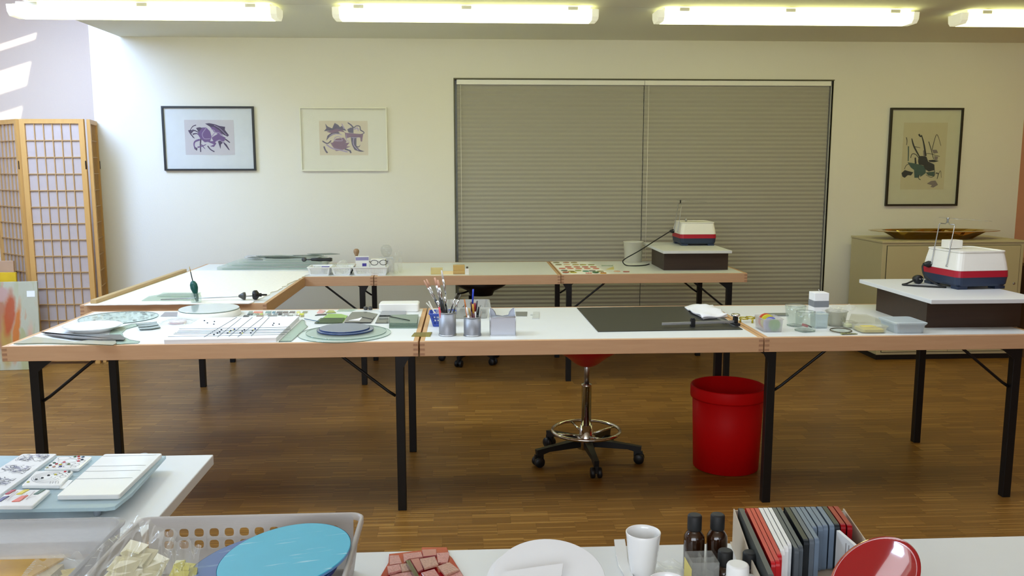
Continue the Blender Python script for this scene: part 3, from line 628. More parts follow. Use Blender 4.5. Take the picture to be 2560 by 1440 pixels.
GB = (1.695, 6.300); GS = 1.14
cw = [(-.138, .062, .083)]
for p in (aty(1645, 597, 6.24), aty(1598, 627, 6.16), aty(1566, 645, 6.15), aty(1557, 654, 6.16)): cw.append(((p.x-GB[0])/GS, (p.y-GB[1])/GS, (p.z-zB)/GS))
for (u, v) in ((1566, 663.5), (1590, 664.5), (1612, 663), (1625, 660)):
    p = at(u, v, ZT+.004); cw.append(((p.x-GB[0]-(.006 if u == 1625 else 0))/GS, (p.y-GB[1])/GS, (p.z-zB)/GS))
grinder('white red and navy glass grinder with long looping cord, farther on the rear table', GB[0], GB[1], zB, False, w=.235, d=.235, cord=cw, scale=GS)
# white bucket behind the farther plinth
q = MB(); q.lathe([(.062, 0), (.064, .003), (.073, .148), (.076, .150), (.076, .156), (.071, .156), (.069, .15), (.060, .006), (0, .005)], 30, cap1=False)
p = aty(1607, 655, 6.30); tag(q.build('white_bucket', glass('bucket_plastic', (244, 244, 238), .15, .3, body=(240, 238, 228)), None, (1.262, 6.40, ZT)), 'translucent white bucket standing beside the farther dark plinth', 'bucket')

# ================================================================== STOOLS, BIN
def star_base(t, R, ang0, hub_m, z_arm, m_arm):
    for k in range(5):
        a = ang0+2*PI*k/5; X = Matrix.Rotation(a, 4, 'Z'); q = MB()
        q.loft([[(.03, -.02, z_arm-.01), (.03, .02, z_arm-.01), (.03, .02, z_arm+.03), (.03, -.02, z_arm+.03)], [(R*.8, -.013, z_arm-.012), (R*.8, .013, z_arm-.012), (R*.8, .013, z_arm+.012), (R*.8, -.013, z_arm+.012)], [(R+.012, -.012, z_arm-.03), (R+.012, .012, z_arm-.03), (R+.016, .012, z_arm+.004), (R+.016, -.012, z_arm+.004)]], X=X)
        lg = q.build('base_arm', m_arm, t)
        q = MB(); q.box(R-.022, R+.022, -.007, .007, .026, z_arm-.02, X=X)
        for s in (-1, 1): q.lathe([(.001, -.009), (.024, -.009), (.026, -.005), (.026, .005), (.024, .009), (.001, .009)], 18, X=X @ Matrix.Translation((R+.004, s*.0165, .026)) @ Matrix.Rotation(PI/2, 4, 'X'))
        q.build('castor', M['black_plastic'], lg)
st = thing('swivel_stool', 'red swivel stool with chrome foot ring under the middle table', 'stool', (.592, 4.12, 0), group=None)
star_base(st, .26, math.radians(56.5), None, .082, M['black_plastic'])
q = MB(); q.lathe([(.045, .06), (.046, .12), (.034, .135), (.030, .18)], 24); q.build('hub', M['chrome'], st)
q = MB(); q.lathe([(.0245, .15), (.0245, .375), (.026, .376), (.026, .388), (.015, .389)], 24); q.build('column_sleeve', M['chrome'], st)
q = MB(); q.lathe([(.0135, .385), (.0135, .53)], 20); q.build('gas_lift', M['steel'], st)
q = MB(); q.tube([(.168*math.cos(2*PI*i/48), .168*math.sin(2*PI*i/48), .150) for i in range(48)], .0085, 10, closed=True)
fr = q.build('foot_ring', M['chrome'], st)
for k in range(4):
    a = math.radians(20+90*k); q = MB(); q.tube([(.04*math.cos(a), .04*math.sin(a), .128), (.165*math.cos(a), .165*math.sin(a), .150)], .006, 8); q.build('ring_spoke', M['chrome'], fr)
q = MB(); q.lathe([(.0, .478), (.035, .480), (.06, .494), (.105, .53), (.165, .565), (.178, .585), (.172, .61), (.14, .625), (0, .63)], 36, cap0=False, cap1=False); q.build('seat', M['red_vinyl'], st)
sb = thing('swivel_stool', 'black swivel stool pushed under the rear middle table', 'stool', (.03, 6.36, 0))
star_base(sb, .215, math.radians(30), None, .075, M['black_plastic'])
q = MB(); q.lathe([(.034, .05), (.034, .12), (.024, .13), (.024, .32), (.014, .321), (.014, .50)], 20); q.build('gas_lift', M['black_metal'], sb)
q = MB(); q.lathe([(.0, .510), (.085, .512), (.10, .545), (.155, .57), (.185, .59), (.185, .615), (.16, .63), (0, .635)], 32, cap0=False, cap1=False, X=Matrix.Translation((.08, -.05, 0))); q.build('seat', M['black_plastic'], sb)
q = MB(); q.tube([(.02, -.06, .555), (-.05, -.10, .535), (-.095, -.12, .53)], .007, 8); q.build('lever', M['black_metal'], sb)
# red bin
b = thing('waste_bin', 'tall red plastic waste bin on the floor under the right table', 'bin', (1.262, 3.985, 0))
q = MB(); q.lathe([(.145, 0), (.156, .004), (.170, .405), (.1665, .405), (.153, .008), (0, .007)], 48, cap1=False); q.build('body', M['red'], b)
q = MB(); q.lathe([(.1705, .352), (.1765, .350), (.1785, .358), (.1785, .404), (.1755, .409), (.1690, .406), (.1680, .398), (.1708, .380)], 48, cap0=False, cap1=False); q.build('rolled_rim', M['red'], b)

# ================================================================== ON THE LENGTHWISE TABLE
ZP = ZT
def ragged(a, b, n, amp):
    o = []
    for i in range(n):
        k = i/n; o.append((a[0]+(b[0]-a[0])*k+random.uniform(-amp, amp), a[1]+(b[1]-a[1])*k+random.uniform(-amp, amp)))
    return o
pts = ragged((-1.985, 4.525), (-1.135, 4.525), 14, .006)+ragged((-1.135, 4.525), (-1.045, 5.90), 46, .011)+ragged((-1.045, 5.93), (-1.90, 6.02), 14, .004)+ragged((-1.90, 6.02), (-1.985, 4.525), 10, .002)
q = MB(); q.prism([(x+1.5, y-5.2) for x, y in pts], 0, .004); tag(q.build('fibre_fleece', M['fleece'], None, (-1.5, 5.2, ZT+.0005)), 'big torn sheet of white fibre fleece spread over the lengthwise table', 'fleece')
a, b = at(233, 752, ZT+.02), at(461, 674, ZT+.02)
q = MB(); d = (b-a).xy; L = d.length
q.box(0, L, -.016, .016, 0, .020); o = q.build('wooden_rail', wood('pale_rail', (196, 168, 120), (176, 146, 98), .55), None, (a.x, a.y, ZT+.0048), (0, 0, math.atan2(d.y, d.x)), bevel=.002)
tag(o, 'long thin wooden rail along the left edge of the white fleece', 'rail')
ZF = ZT+.0048
flat('glass_plate', 'clear glass sheet lying under a smaller one on the white fleece', 'glass sheet', [(354, 751), (372, 740), (420, 733), (495, 733), (485, 750)], ZF, .004, M['clear_green'])
flat('glass_plate', 'smaller clear glass sheet stacked on top at the front of the white fleece', 'glass sheet', [(392, 740), (408, 731), (500, 731), (492, 741)], ZF+.0042, .003, M['clear_green'])
# compass cutter: rod with suction knob
t = thing('circle_cutter', 'long metal rod circle cutter with black suction knobs on the white fleece', 'cutter', tuple(at(610, 757, ZF)+Vector((0, .10, 0))), .03)
q = MB(); q.tube([(-.46, 0, .008), (-.10, 0, .017), (.05, 0, .0225)], .0028, 8); q.build('rod', M['steel'], t)
q = MB(); q.lathe([(.006, 0), (.012, .010), (.021, .026), (.021, .034), (.008, .038)], 20, X=Matrix.Translation((-.052, 0, .0215)) @ Matrix.Rotation(PI/2, 4, 'Y')); q.build('cone_knob', plain(70, 72, 68, .35), t)
q = MB(); q.lathe([(.004, 0), (.022, .002), (.026, .010), (.026, .022), (.016, .030), (.010, .034), (.010, .046), (.005, .048), (.0045, .074), (.002, .076)], 22, X=Matrix.Translation((.022, 0, .0265)) @ Matrix.Rotation(PI/2, 4, 'Y')); q.build('suction_knob', M['black_plastic'], t)

# ================================================================== REAR LEFT TABLE: SHEETS, BASKETS
zz = ZT+.0002
rows = [((470, 668), (492, 661), (782, 662), (778, 671)), ((500, 664), (520, 650), (780, 652), (768, 668)), ((560, 656), (575, 648), (770, 650), (762, 660)), ((600, 655), (612, 645), (760, 646), (752, 657))]
labs = ['lowest and widest clear glass sheet of the pile behind the fleece', 'second clear glass sheet of the pile behind the fleece', 'third shorter clear glass sheet of the pile behind the fleece', 'topmost clear glass sheet of the pile behind the fleece']
stack = [(-1.74, -1.02, 6.06, 6.42, .022), (-1.68, -.99, 6.09, 6.43, .020), (-1.60, -1.03, 6.12, 6.44, .012), (-1.44, -1.06, 6.15, 6.45, .010)]
for (x0, x1, y0, y1, th), l in zip(stack, labs):
    q = MB(); w, h = (x1-x0)/2, (y1-y0)/2
    q.prism([(-w, -h), (w*.93, -h*.96), (w, h*.9), (-w*.96, h)], 0, th); o = q.build('glass_sheet', glass('pale_sheet_stack', (246, 249, 246), .45, body=(228, 234, 228)), None, ((x0+x1)/2, (y0+y1)/2, zz)); tag(o, l, 'glass sheet', 'glass sheets piled on the rear left table')
    q = MB(); q.box(-w*.9, w*.9, -h-.0008, -h-.0002, th*.2, th*.5); q.build('cut_edge', mat('pale_cut_edge', (150, 166, 154), .2), o)
    zz += th+.0003
t = thing('glass_offcuts', 'jagged grey glass offcuts lying on top of the glass sheet pile', 'glass offcuts', (-1.25, 6.28, zz))
for k in range(6):
    x, y = random.uniform(-.18, .22), random.uniform(-.1, .1); pts = [(x+random.uniform(.05, .13)*math.cos(a)*1.3, y+random.uniform(.03, .07)*math.sin(a)) for a in (0, 1.2, 2.5, 3.6, 5.0)]
    q = MB(); q.prism(pts, .0003+.0032*k, .0030+.0032*k); q.build('offcut', glass('grey_sheet_glass', (196, 204, 198), .55, body=(160, 170, 162)), t)
q = MB(); q.box(-.05, .05, -.05, .05, 0, .018); o = tag(q.build('glass_block', M['frost'], None, (-1.555, 6.33, zz-.0101), bevel=.002), 'small frosted glass block at the left end of the sheet pile', 'glass block')
def ltool():
    c = aty(790, 657, 6.02); t = thing('glass_saw_tool', 'black handled tool with metal head lying over the left white baskets', 'tool', (c.x, c.y, ZT+.0745), -.06)
    q = MB(); q.lathe([(.006, -.035), (.010, -.03), (.013, .02), (.011, .07), (.014, .10), (.012, .112)], 16, X=Matrix.Translation((0, 0, 0)) @ Matrix.Rotation(PI/2, 4, 'Y')); q.build('handle', M['black_plastic'], t)
    q = MB(); q.tube([(-.03, 0, 0), (-.075, 0, 0)], .005, 8); q.lathe([(.006, -.012), (.016, -.008), (.016, .008), (.006, .012)], 14, X=Matrix.Translation((-.082, 0, 0)) @ Matrix.Rotation(PI/2, 4, 'X')); q.build('metal_head', plain(80, 82, 84, .35, metal=.6), t)
ltool()
def slot_wall(q, a, b, z0, z1, a2, b2, nx, nz, th=.0022, solid_bot=.25):
    """perforated wall between bottom edge a-b and top edge a2-b2: bars and rails with open holes"""
    a, b, a2, b2 = map(Vector, (a, b, a2, b2))
    def p(u, v): k = v; return (a+(b-a)*u)*(1-k)+(a2+(b2-a2)*u)*k
    def strip(u0, u1, v0, v1):
        P4 = [p(u0, v0), p(u1, v0), p(u1, v1), p(u0, v1)]; n = (P4[1]-P4[0]).cross(P4[3]-P4[0]).normalized()*th/2
        q.add([tuple(x+n) for x in P4]+[tuple(x-n) for x in P4], [(0, 1, 2, 3), (7, 6, 5, 4), (0, 4, 5, 1), (1, 5, 6, 2), (2, 6, 7, 3), (3, 7, 4, 0)])
    us, vs = .08, .16
    strip(0, 1, 0, vs); strip(0, 1, 1-.22, 1); strip(0, us, vs, .78); strip(1-us, 1, vs, .78)
    du = (1-2*us)/nx; dv = (.78-vs)/nz
    for i in range(1, nx): strip(us+du*(i-.18), us+du*(i+.18), vs, .78)
    for j in range(1, nz): strip(us, 1-us, vs+dv*(j-.18), vs+dv*(j+.18))
def basket(label, x0, x1, y0, y1, z, h, m, nx, ny, nz, group=None, taper=.012, rim=.006, name='plastic_basket'):
    t = thing(name, label, 'basket', ((x0+x1)/2, (y0+y1)/2, z), group=group); w, d = (x1-x0)/2, (y1-y0)/2
    q = MB(); q.prism(rrect(2*(w-taper), 2*(d-taper), .008, 3), 0, .003); q.build('bottom', m, t)
    bw, bd = w-taper, d-taper
    for nm, A, B, A2, B2, n in (('front_panel', (-bw, -bd, .002), (bw, -bd, .002), (-w, -d, h), (w, -d, h), nx), ('back_panel', (-bw, bd, .002), (bw, bd, .002), (-w, d, h), (w, d, h), nx), ('side_panel', (-bw, -bd, .002), (-bw, bd, .002), (-w, -d, h), (-w, d, h), ny), ('side_panel', (bw, -bd, .002), (bw, bd, .002), (w, -d, h), (w, d, h), ny)):
        q = MB(); slot_wall(q, A, B, 0, h, A2, B2, n, nz); q.build(nm, m, t)
    q = MB(); o_ = rrect(2*w+2*rim, 2*d+2*rim, .012, 4); i_ = rrect(2*w-.003, 2*d-.003, .009, 4)
    q.loft([ring3(i_, h-.002), ring3(o_, h-.004), ring3(o_, h), ring3(i_, h+.0015), ring3(i_, h-.002)], cap0=False, cap1=False); q.build('rim', m, t)
    return t
BW = 'white slotted baskets on the rear table'
def bx(pl, pr): a, b = at(pl, 689, ZT), at(pr, 689, ZT); return a.x, b.x
x0, x1 = bx(770, 825); basket('white slotted basket with a violet label, leftmost of the small row on the rear table', x0, x1, 5.705, 5.865, ZT, .055, M['white_plastic'], 12, 10, 5, BW)
vl = MB(); vl.box(-.025, .025, -.012, .012, 0, .018); tag(vl.build('violet_box', plain(92, 84, 160, .6), None, ((x0+x1)/2+.04, 5.735, ZT+.0405), bevel=.001), 'small violet box in the leftmost white slotted basket', 'box')
q = MB(); q.prism([(-.055, -.04), (.03, -.045), (.05, .04), (-.05, .045)], 0, .037); tag(q.build('paper_stack', M['paper'], None, ((x0+x1)/2-.005, 5.79, ZT+.0033)), 'stack of white paper slips in the leftmost white slotted basket', 'paper')
x0, x1 = bx(829, 877); basket('narrow white slotted basket holding plastic wrapping, second in the row', x0, x1, 5.715, 5.87, ZT, .052, M['white_plastic'], 10, 10, 5, BW)
def crumple(name, label, cat, c, rx, ry, rz_, m, seed, n=12, amp=.25, parent=None):
    rnd = random.Random(seed); q = MB(); rings = []
    for j in range(1, n):
        th = PI*j/n; rings.append([((1+rnd.uniform(-amp, amp))*rx*math.sin(th)*math.cos(2*PI*i/14), (1+rnd.uniform(-amp, amp))*ry*math.sin(th)*math.sin(2*PI*i/14), rz_*(1-math.cos(th))/2*(1+rnd.uniform(-amp, 0)*.3)) for i in range(14)])
    q.loft(rings); o = q.build(name, m, parent, c)
    if label: tag(o, label, cat)
    return o
crumple('plastic_wrap', 'crumpled clear plastic wrapping in the narrow white basket', 'plastic bag', ((x0+x1)/2, 5.79, ZT+.0035), .04, .048, .095, M['film'], 5)
t = thing('marker_pen', 'black and cream marker leaning in the narrow white basket', 'pen', ((x0+x1)/2+.058, 5.755, ZT+.0095), rot=(.25, .5, 0))
q = MB(); q.tube([(0, 0, 0), (0, 0, .055)], .0045, 8); q.build('barrel', M['black_plastic'], t); q = MB(); q.tube([(0, 0, .055), (0, 0, .075)], .0048, 8); q.build('cap', M['cardb'], t)
x0, x1 = bx(882, 968); basket('wide white slotted basket with packets and spectacles, third in the row', x0, x1, 5.695, 5.875, ZT, .055, M['white_plastic'], 18, 10, 5, BW)
xm = (x0+x1)/2
t = thing('carton', 'white and violet printed carton standing in the wide white basket', 'box', (xm-.062, 5.80, ZT+.0062), rot=(0, 0, .10))
q = MB(); q.box(-.045, .045, -.012, .012, .012, .112); q.build('box_body', M['paper'], t); q = MB(); q.box(-.043, .043, -.0126, -.0121, .085, .107); q.build('lilac_panel', plain(150, 146, 190, .7), t); q = MB(); q.box(.0, .028, -.0128, -.0121, .045, .065); q.build('violet_panel', plain(78, 68, 160, .7), t)
t = thing('spectacles', 'dark framed spectacles lying on top of the wide white basket', 'glasses', (xm+.055, 5.745, ZT+.0625), rot=(0, 0, .15))
for s in (-1, 1):
    q = MB(); q.tube([(s*.03+.024*math.cos(2*PI*i/18), 0, .018+.017*math.sin(2*PI*i/18)) for i in range(18)], .002, 6, closed=True); q.build('lens_frame', M['black_plastic'], t)
    q = MB(); q.tube([(s*.055, 0, .022), (s*.062, .04, .024), (s*.062, .11, .010)], .0018, 6); q.build('temple', M['black_plastic'], t)
q = MB(); q.tube([(-.006, 0, .022), (.006, 0, .022)], .0015, 6); q.build('bridge', M['black_plastic'], t)
q = MB(); q.box(-.05, .05, -.03, .03, 0, .095); tag(q.build('white_carton', M['ivory'], None, (xm+.045, 5.815, ZT+.0035), bevel=.003), 'plain white carton in the wide white basket behind the spectacles', 'box')
t = thing('tool_handle', 'wooden knob handle rising behind the wide white basket', 'handle', (xm-.115, 5.92, ZT)); q = MB(); q.lathe([(.010, 0), (.008, .09), (.010, .11), (.020, .135), (.019, .15), (.008, .158)], 16); q.build('knob', wood('turned_knob', (170, 140, 108), (150, 118, 86), .5, axis=2), t)
q = MB(); q.lathe([(.018, 0), (.034, .02), (.040, .045), (.034, .07), (.02, .082), (.0, .085)], 22, cap1=False); tag(q.build('glass_ball', M['acrylic'], None, (xm+.09, 5.925, ZT+.1005)), 'clear glass ball vase on a box behind the wide white basket', 'vase')
q = MB(); q.box(-.05, .05, -.04, .04, 0, .1); tag(q.build('clear_box', M['frost'], None, (xm+.09, 5.925, ZT), bevel=.004), 'frosted box under the clear glass ball on the rear table', 'box')
for k, (u, v0, hh) in enumerate(((978, 690, .12), (990, 686, .15), (1000, 682, .16))):
    p = at(u, v0, ZT); o = crumple('plastic_wrap', ['short', 'medium', 'tall'][k]+' twist of white plastic film right of the wide basket', 'plastic bag', (p.x, p.y, ZT), .018, .022, hh, M['film'], 20+k)
# ================================================================== REAR MIDDLE TABLE
t = thing('amber_clamp', 'amber and clear plastic corner clamp on the bare rear middle table', 'clamp', tuple(at(1120, 686, ZT)), .03)
am = glass('amber_plastic', (252, 244, 214), .7, .15, body=(246, 232, 184)); am2 = glass('dark_amber_plastic', (250, 232, 190), .6, .15, body=(240, 214, 156))
q = MB(); q.box(-.115, -.035, 0, .05, 0, .042); q.build('clear_end', am, t, bevel=.002)
q = MB(); q.box(-.0345, .0345, .004, .024, 0, .020); q.build('bar', plain(236, 214, 160, .5), t)
q = MB(); q.box(.035, .113, 0, .05, 0, .024).box(.035, .113, 0, .05, .0245, .060); q.build('amber_block', am2, t, bevel=.002)['kind'] = 'stuff'
t = thing('glue_bottle', 'small white bottle with dark cap beside the amber clamp', 'bottle', tuple(at(1168, 687, ZT)+Vector((0, .01, 0)))); q = MB(); q.cbox((0, 0, .021), (.026, .016, .042)); q.build('body', M['ivory'], t, bevel=.003); q = MB(); q.lathe([(.007, .042), (.007, .054), (.0, .054)], 12, cap1=False); q.build('cap', plain(84, 80, 66, .5), t)
# ================================================================== REAR RIGHT TABLE: DISCS
flat('white_sheet', 'white paper sheet under the rows of coloured discs', 'paper', [(1406, 686), (1376, 654.5), (1470, 654), (1528, 684.5)], ZT+.0001, .0008, M['paper'])
DISC = [(145, 833, (150, 140, 96)), (262, 833, (176, 128, 104)), (355, 833, (166, 146, 98)), (172, 858, (146, 130, 92)), (270, 858, (222, 190, 150)), (375, 858, (186, 164, 96)), (463, 859, (172, 160, 72)), (560, 859, (160, 158, 100)),
        (287, 884, (190, 92, 76)), (390, 884, (196, 112, 76)), (487, 884, (192, 92, 70)), (585, 884, (192, 96, 80)), (215, 902, (204, 112, 94)), (312, 903, (208, 124, 100)), (412, 903, (208, 130, 96)), (512, 903, (212, 134, 104)), (616, 904, (204, 124, 100)),
        (240, 927, (92, 96, 84)), (325, 936, (170, 150, 60)), (405, 927, (160, 168, 92)), (495, 934, (50, 128, 100)), (572, 930, (110, 112, 110)), (612, 945, (60, 118, 56)), (668, 936, (150, 130, 66)), (258, 945, (196, 112, 80)), (350, 950, (212, 200, 90)), (530, 957, (206, 120, 104)), (702, 957, (190, 140, 26)),
        (865, 936, (216, 168, 136)), (975, 940, (176, 92, 80))]
NM = ['olive', 'dusty rose', 'khaki', 'brown olive', 'pale peach', 'mustard', 'lime olive', 'sage', 'brick red', 'rust orange', 'deep rust', 'dark coral', 'coral', 'light coral', 'orange coral', 'apricot', 'salmon', 'charcoal green', 'ochre', 'moss', 'teal', 'slate', 'leaf green', 'bronze', 'terracotta', 'yellow black-dotted', 'white-flecked red', 'amber', 'pale pink', 'maroon']
for k, (u, v, c) in enumerate(DISC):
    U, V = 1360+u/4.74, 480+v/4.74
    z0 = ZT+.00095 if k < 28 else ZT+.0002
    if k in (22, 24): z0 += .0042
    row = ['far row', 'second row', 'third row', 'fourth row', 'near rows'][0 if k < 3 else 1 if k < 8 else 2 if k < 12 else 3 if k < 17 else 4]
    lab = '%s glass disc in the %s on the rear table' % (NM[k], row) if k < 28 else '%s glass disc lying apart, right of the disc rows' % NM[k]
    o = disc('glass_disc', lab, 'disc', U, V, 8.3, z0, .004, plain(*c, rough=.25), 'coloured glass discs in rows on the rear right table', 24)
    if k == 25:
        q = MB()
        for i in range(7): a = random.uniform(0, 6.28); r = random.uniform(.003, .020); q.lathe([(.0035, .0041), (.003, .0062), (0, .0065)], 8, X=Matrix.Translation((r*math.cos(a), r*math.sin(a), 0)))
        q.build('black_beads', M['black_plastic'], o)['kind'] = 'stuff'
    if k in (26, 27):
        q = MB()
        for i in range(5): a = i*1.25; q.cbox((.013*math.cos(a), .013*math.sin(a), .0052), (.008, .005, .002))
        q.build('glass_flecks', plain(236, 226, 206, .3) if k == 26 else plain(160, 60, 30, .3), o)['kind'] = 'stuff'
flat('glass_scrap', 'pale yellow triangular glass scrap right of the disc rows', 'glass scrap', [(1516, 673), (1534, 666), (1535, 673)], ZT+.0002, .003, plain(214, 202, 110, .3))
flat('glass_scrap', 'faint clear glass strip behind the yellow scrap', 'glass scrap', [(1504, 664.5), (1503, 662.5), (1533, 662.5), (1532, 664.5)], ZT+.0002, .003, M['clear_green'])

# ================================================================== FRONT LEFT TABLE
def sheet(label, pts, z0, th, m, edge=None, name='glass_sheet', cat='glass sheet', group=None):
    o = flat(name, label, cat, pts, z0, th, m, group)
    if edge:
        W = [at(x, y, z0+th) for x, y in pts]; c = sum(W, Vector())/len(W); L = [(p.x-c.x, p.y-c.y) for p in W]
        def out(k): return [(x+k*x/math.hypot(x, y), y+k*y/math.hypot(x, y)) for x, y in L]
        q = MB(); q.loft([ring3(out(.0004), .0004), ring3(out(.0008), th-.0004)], cap0=False, cap1=False); q.build('cut_edge', edge, o)
    return o
DE = mat('dark_green_edge', (70, 86, 76), .2); BE = mat('black_glass_edge', (24, 28, 28), .2)
p = at(232, 817, ZT+.018)
q = MB(); q.lathe([(.0, .003), (.070, .003), (.074, .0), (.078, .0), (.080, .003), (.118, .0215), (.122, .024), (.1215, .0255), (.115, .0235), (.078, .0085), (0, .0075)], 48, cap0=False, cap1=False)
tag(q.build('plate', M['porcelain'], None, (p.x, p.y, ZT)), 'white porcelain dinner plate near the left end of the front left table', 'plate')
o = disc('glass_disc', 'clear round glass disc with crackled shards at the back of the front left table', 'disc', 297, 793, 92, ZT+.0002, .004, M['clear'], edge=DE)
q = MB(); rnd = random.Random(3)
for i in range(70):
    a, r = rnd.uniform(0, 2*PI), .16*math.sqrt(rnd.random()); s = rnd.uniform(.005, .014); x, y = r*math.cos(a), r*math.sin(a); b = rnd.uniform(0, 6)
    q.prism([(x+s*math.cos(b+k*2.1), y+s*math.sin(b+k*2.1)) for k in range(3)], .0041, .0041+rnd.uniform(.003, .007))
q.build('clear_shards', M['acrylic'], o)['kind'] = 'stuff'
sheet('pale glass offcut with a circular bite cut out, right of the dinner plate', [(275, 832), (279, 823), (330, 809), (392, 804), (386, 808), (345, 814), (315, 822), (305, 832), (310, 842), (325, 849), (350, 853), (345, 857), (292, 860), (268, 851)], ZT+.0002, .003, M['clear_green'], DE)
sheet('cream glass offcut with a long wavy edge at the front left table corner', [(34, 859), (84, 841), (112, 844), (187, 854), (235, 848), (289, 850), (291, 858), (282, 862), (205, 859), (110, 857)], ZT+.0034, .003, glass('cream_sheet_glass', (232, 228, 212), .45, body=(226, 222, 206)), DE)
sheet('dark grey curved glass strip lying in front of the dinner plate', [(102, 829), (112, 833), (180, 835), (301, 836), (313, 846), (309, 849), (250, 849), (180, 845), (130, 838)], ZT+.0068, .003, mat('smoky_grey_glass', (98, 100, 100), .2), plain(66, 68, 68, .2))
for k, (a, b2) in enumerate((((342, 812), (392, 808)), ((346, 817), (396, 812)), ((349, 823), (401, 818)))):
    sheet(['farthest', 'middle', 'nearest'][k]+' of three narrow grey green glass strips beside the bitten offcut', [a, ((a[0]+b2[0])/2, (a[1]+b2[1])/2+1.2), b2, (b2[0]-3, b2[1]-4.2), ((a[0]+b2[0])/2-2, (a[1]+b2[1])/2-2.6), (a[0]-2, a[1]-3.4)], ZT+.0035+.0005*k, .003, mat('grey_green_glass', (138, 150, 144), .2), DE, 'glass_strip', 'glass strip', 'narrow grey green glass strips')
sheet('small pale glass plate behind the plastic bag of pink discs', [(401, 790), (412, 780), (450, 780), (446, 790)], ZT+.0002, .003, glass('pale_grey_glass', (226, 222, 222), .5, body=(216, 212, 212)))
t = thing('plastic_bag', 'clear plastic bag around pinkish glass discs on the front left table', 'plastic bag', tuple(at(443, 808, ZT)))
for k, (m2, r) in enumerate(((plain(206, 186, 188, .35), .040), (plain(220, 206, 208, .35), .038))):
    q = MB(); q.lathe([(r, 0), (r, .005)], 24, smooth=False, X=Matrix.Translation((.004*k, .002, .001+.0056*k))); q.build('pink_disc', m2, t)
def fl(u, v): x, y = (u-.5)*.155, (v-.5)*.10; r = math.hypot(x/.05, y/.045); return (x, y, .001+.015*max(0, 1-r**3*.35)*(1 if r < 1.4 else 0)+.003*math.sin(31*u+7*v)*math.cos(23*v)+.003)
q = MB(); q.grid(fl, 14, 10); q.build('film', M['film'], t)
# white drum with a glass top
p = at(523, 771, ZT+.033); t = thing('turntable', 'white round turntable with a glass disc top behind the gridded board', 'turntable', (p.x, p.y, ZT))
q = MB(); q.lathe([(.146, 0), (.148, .003), (.143, .026), (.140, .029)], 56); q.build('drum', M['ivory'], t)
q = MB(); q.lathe([(.1385, .0295), (.141, .031), (.141, .034), (.1385, .0355)], 56, smooth=False); q.build('glass_top', mat('pale_sage_glass', (204, 210, 204), .12, coat=.5), t)
q = MB(); q.lathe([(.1413, .031), (.1416, .033)], 56, cap0=False, cap1=False); q.build('cut_edge', M['clear_edge'], t)
# jar with green cutter
J = at(482, 762, ZT+.0005); J.y = 4.575
t = thing('glass_jar', 'small clear glass jar holding the green handled cutter', 'jar', (J.x, J.y, ZT+.0047))
q = MB(); q.lathe([(0, .004), (.026, .004), (.0265, .03), (.022, .045), (.025, .05), (.027, .05), (.024, .045), (.0285, .03), (.028, .002), (0, 0)], 26, cap0=False, cap1=False); q.build('jar_body', M['clear'], t)
t = thing('glass_cutter', 'glass cutter with green oval handle standing in the small jar', 'glass cutter', (J.x+.006, J.y, ZT+.0095), rot=(.0, -.17, 0))
gm = mat('dark_green_handle', (18, 84, 76), .35)
q = MB(); q.lathe([(.007, 0), (.011, .02), (.012, .035), (.0105, .042), (.014, .05), (.0195, .072), (.0185, .092), (.012, .106), (.004, .112)], 20); q.build('handle', gm, t)
q = MB(); q.tube([(0, 0, .11), (0, 0, .160)], .0026, 8); q.build('shaft', M['black_plastic'], t); q = MB(); q.tube([(0, 0, .160), (0, 0, .188)], [.0024, .0015], 8); q.build('tip', M['brass'], t)
# gridded white board
ZBD = ZT+.0188
o = flat('white_board', 'thick white board carrying a grid of thin dark glass rods', 'board', [(409.8, 849.6), (690, 844), (748, 790), (503, 794.5)], ZT+.0002, .0185, M['foam'], bevel=.001)
SG = mat('dark_stringer_glass', (84, 96, 106), .2)
def rod(label, a, b2, z, r=.0009, m=SG, group=None, name='glass_rod', cat='glass rod', n=6):
    A, B = at(*a, z+r), at(*b2, z+r); q = MB(); c = (A+B)/2; q.tube([A-c, B-c], r, n); return tag(q.build(name, m, None, c), label, cat, group)
ORD = ['first', 'second', 'third', 'fourth', 'fifth', 'sixth', 'seventh', 'eighth', 'ninth', 'tenth', 'eleventh']
for k, (a, b2) in enumerate((((448, 822.5), (725, 817.7)), ((446, 827), (727, 822.5)), ((443, 830), (727, 825)), ((437, 832.5), (722, 829.5)), ((434, 835.5), (719, 832)), ((420, 841.5), (714, 836)))):
    rod(ORD[k]+' from the back of six thin lengthwise glass rods on the white board', a, b2, ZBD+.0022, group='lengthwise rods of the grid')
for k, (a, b2) in enumerate((((510, 842.5), (592, 793)), ((543, 843), (603, 795)), ((572, 841), (631, 793)), ((594, 842.5), (658, 793)), ((628, 840), (673, 793)))):
    rod(ORD[k]+' from the left of five slanting glass rods on the white board', a, b2, ZBD+.0001, group='crosswise rods of the grid')
BEADS = [(535, 838), (543.5, 833.8), (549, 831), (553.5, 826), (569, 834.2), (577, 828.5), (586, 824.5), (600.5, 833.8), (605.5, 829), (611, 826), (627, 834), (631, 828.5), (638, 823.5)]
cols = [plain(34, 40, 54, .2), plain(44, 52, 120, .2), plain(206, 196, 90, .2)]
bm0 = None
def bead(label, u, v, z, m, group, s=.0042):
    global bm0
    c = at(u, v, z); q = MB(); q.lathe([(s*.5, 0), (s, s*.5), (s*.9, s), (s*.4, s*1.35)], 8, smooth=True); tag(q.build('glass_bead', m, None, (c.x, c.y, z)), label, 'bead', group)
for i, (u, v) in enumerate(BEADS):
    bl = i in (6, 12); nd = ORD[min(10, i-(i > 6))]; bead(('left' if i == 6 else 'right')+' of two bright blue beads on the rod grid' if bl else nd+' from the left of the dark beads on the rod grid', u, v, ZBD+.0042, cols[1] if bl else cols[0], 'beads on the rod grid')
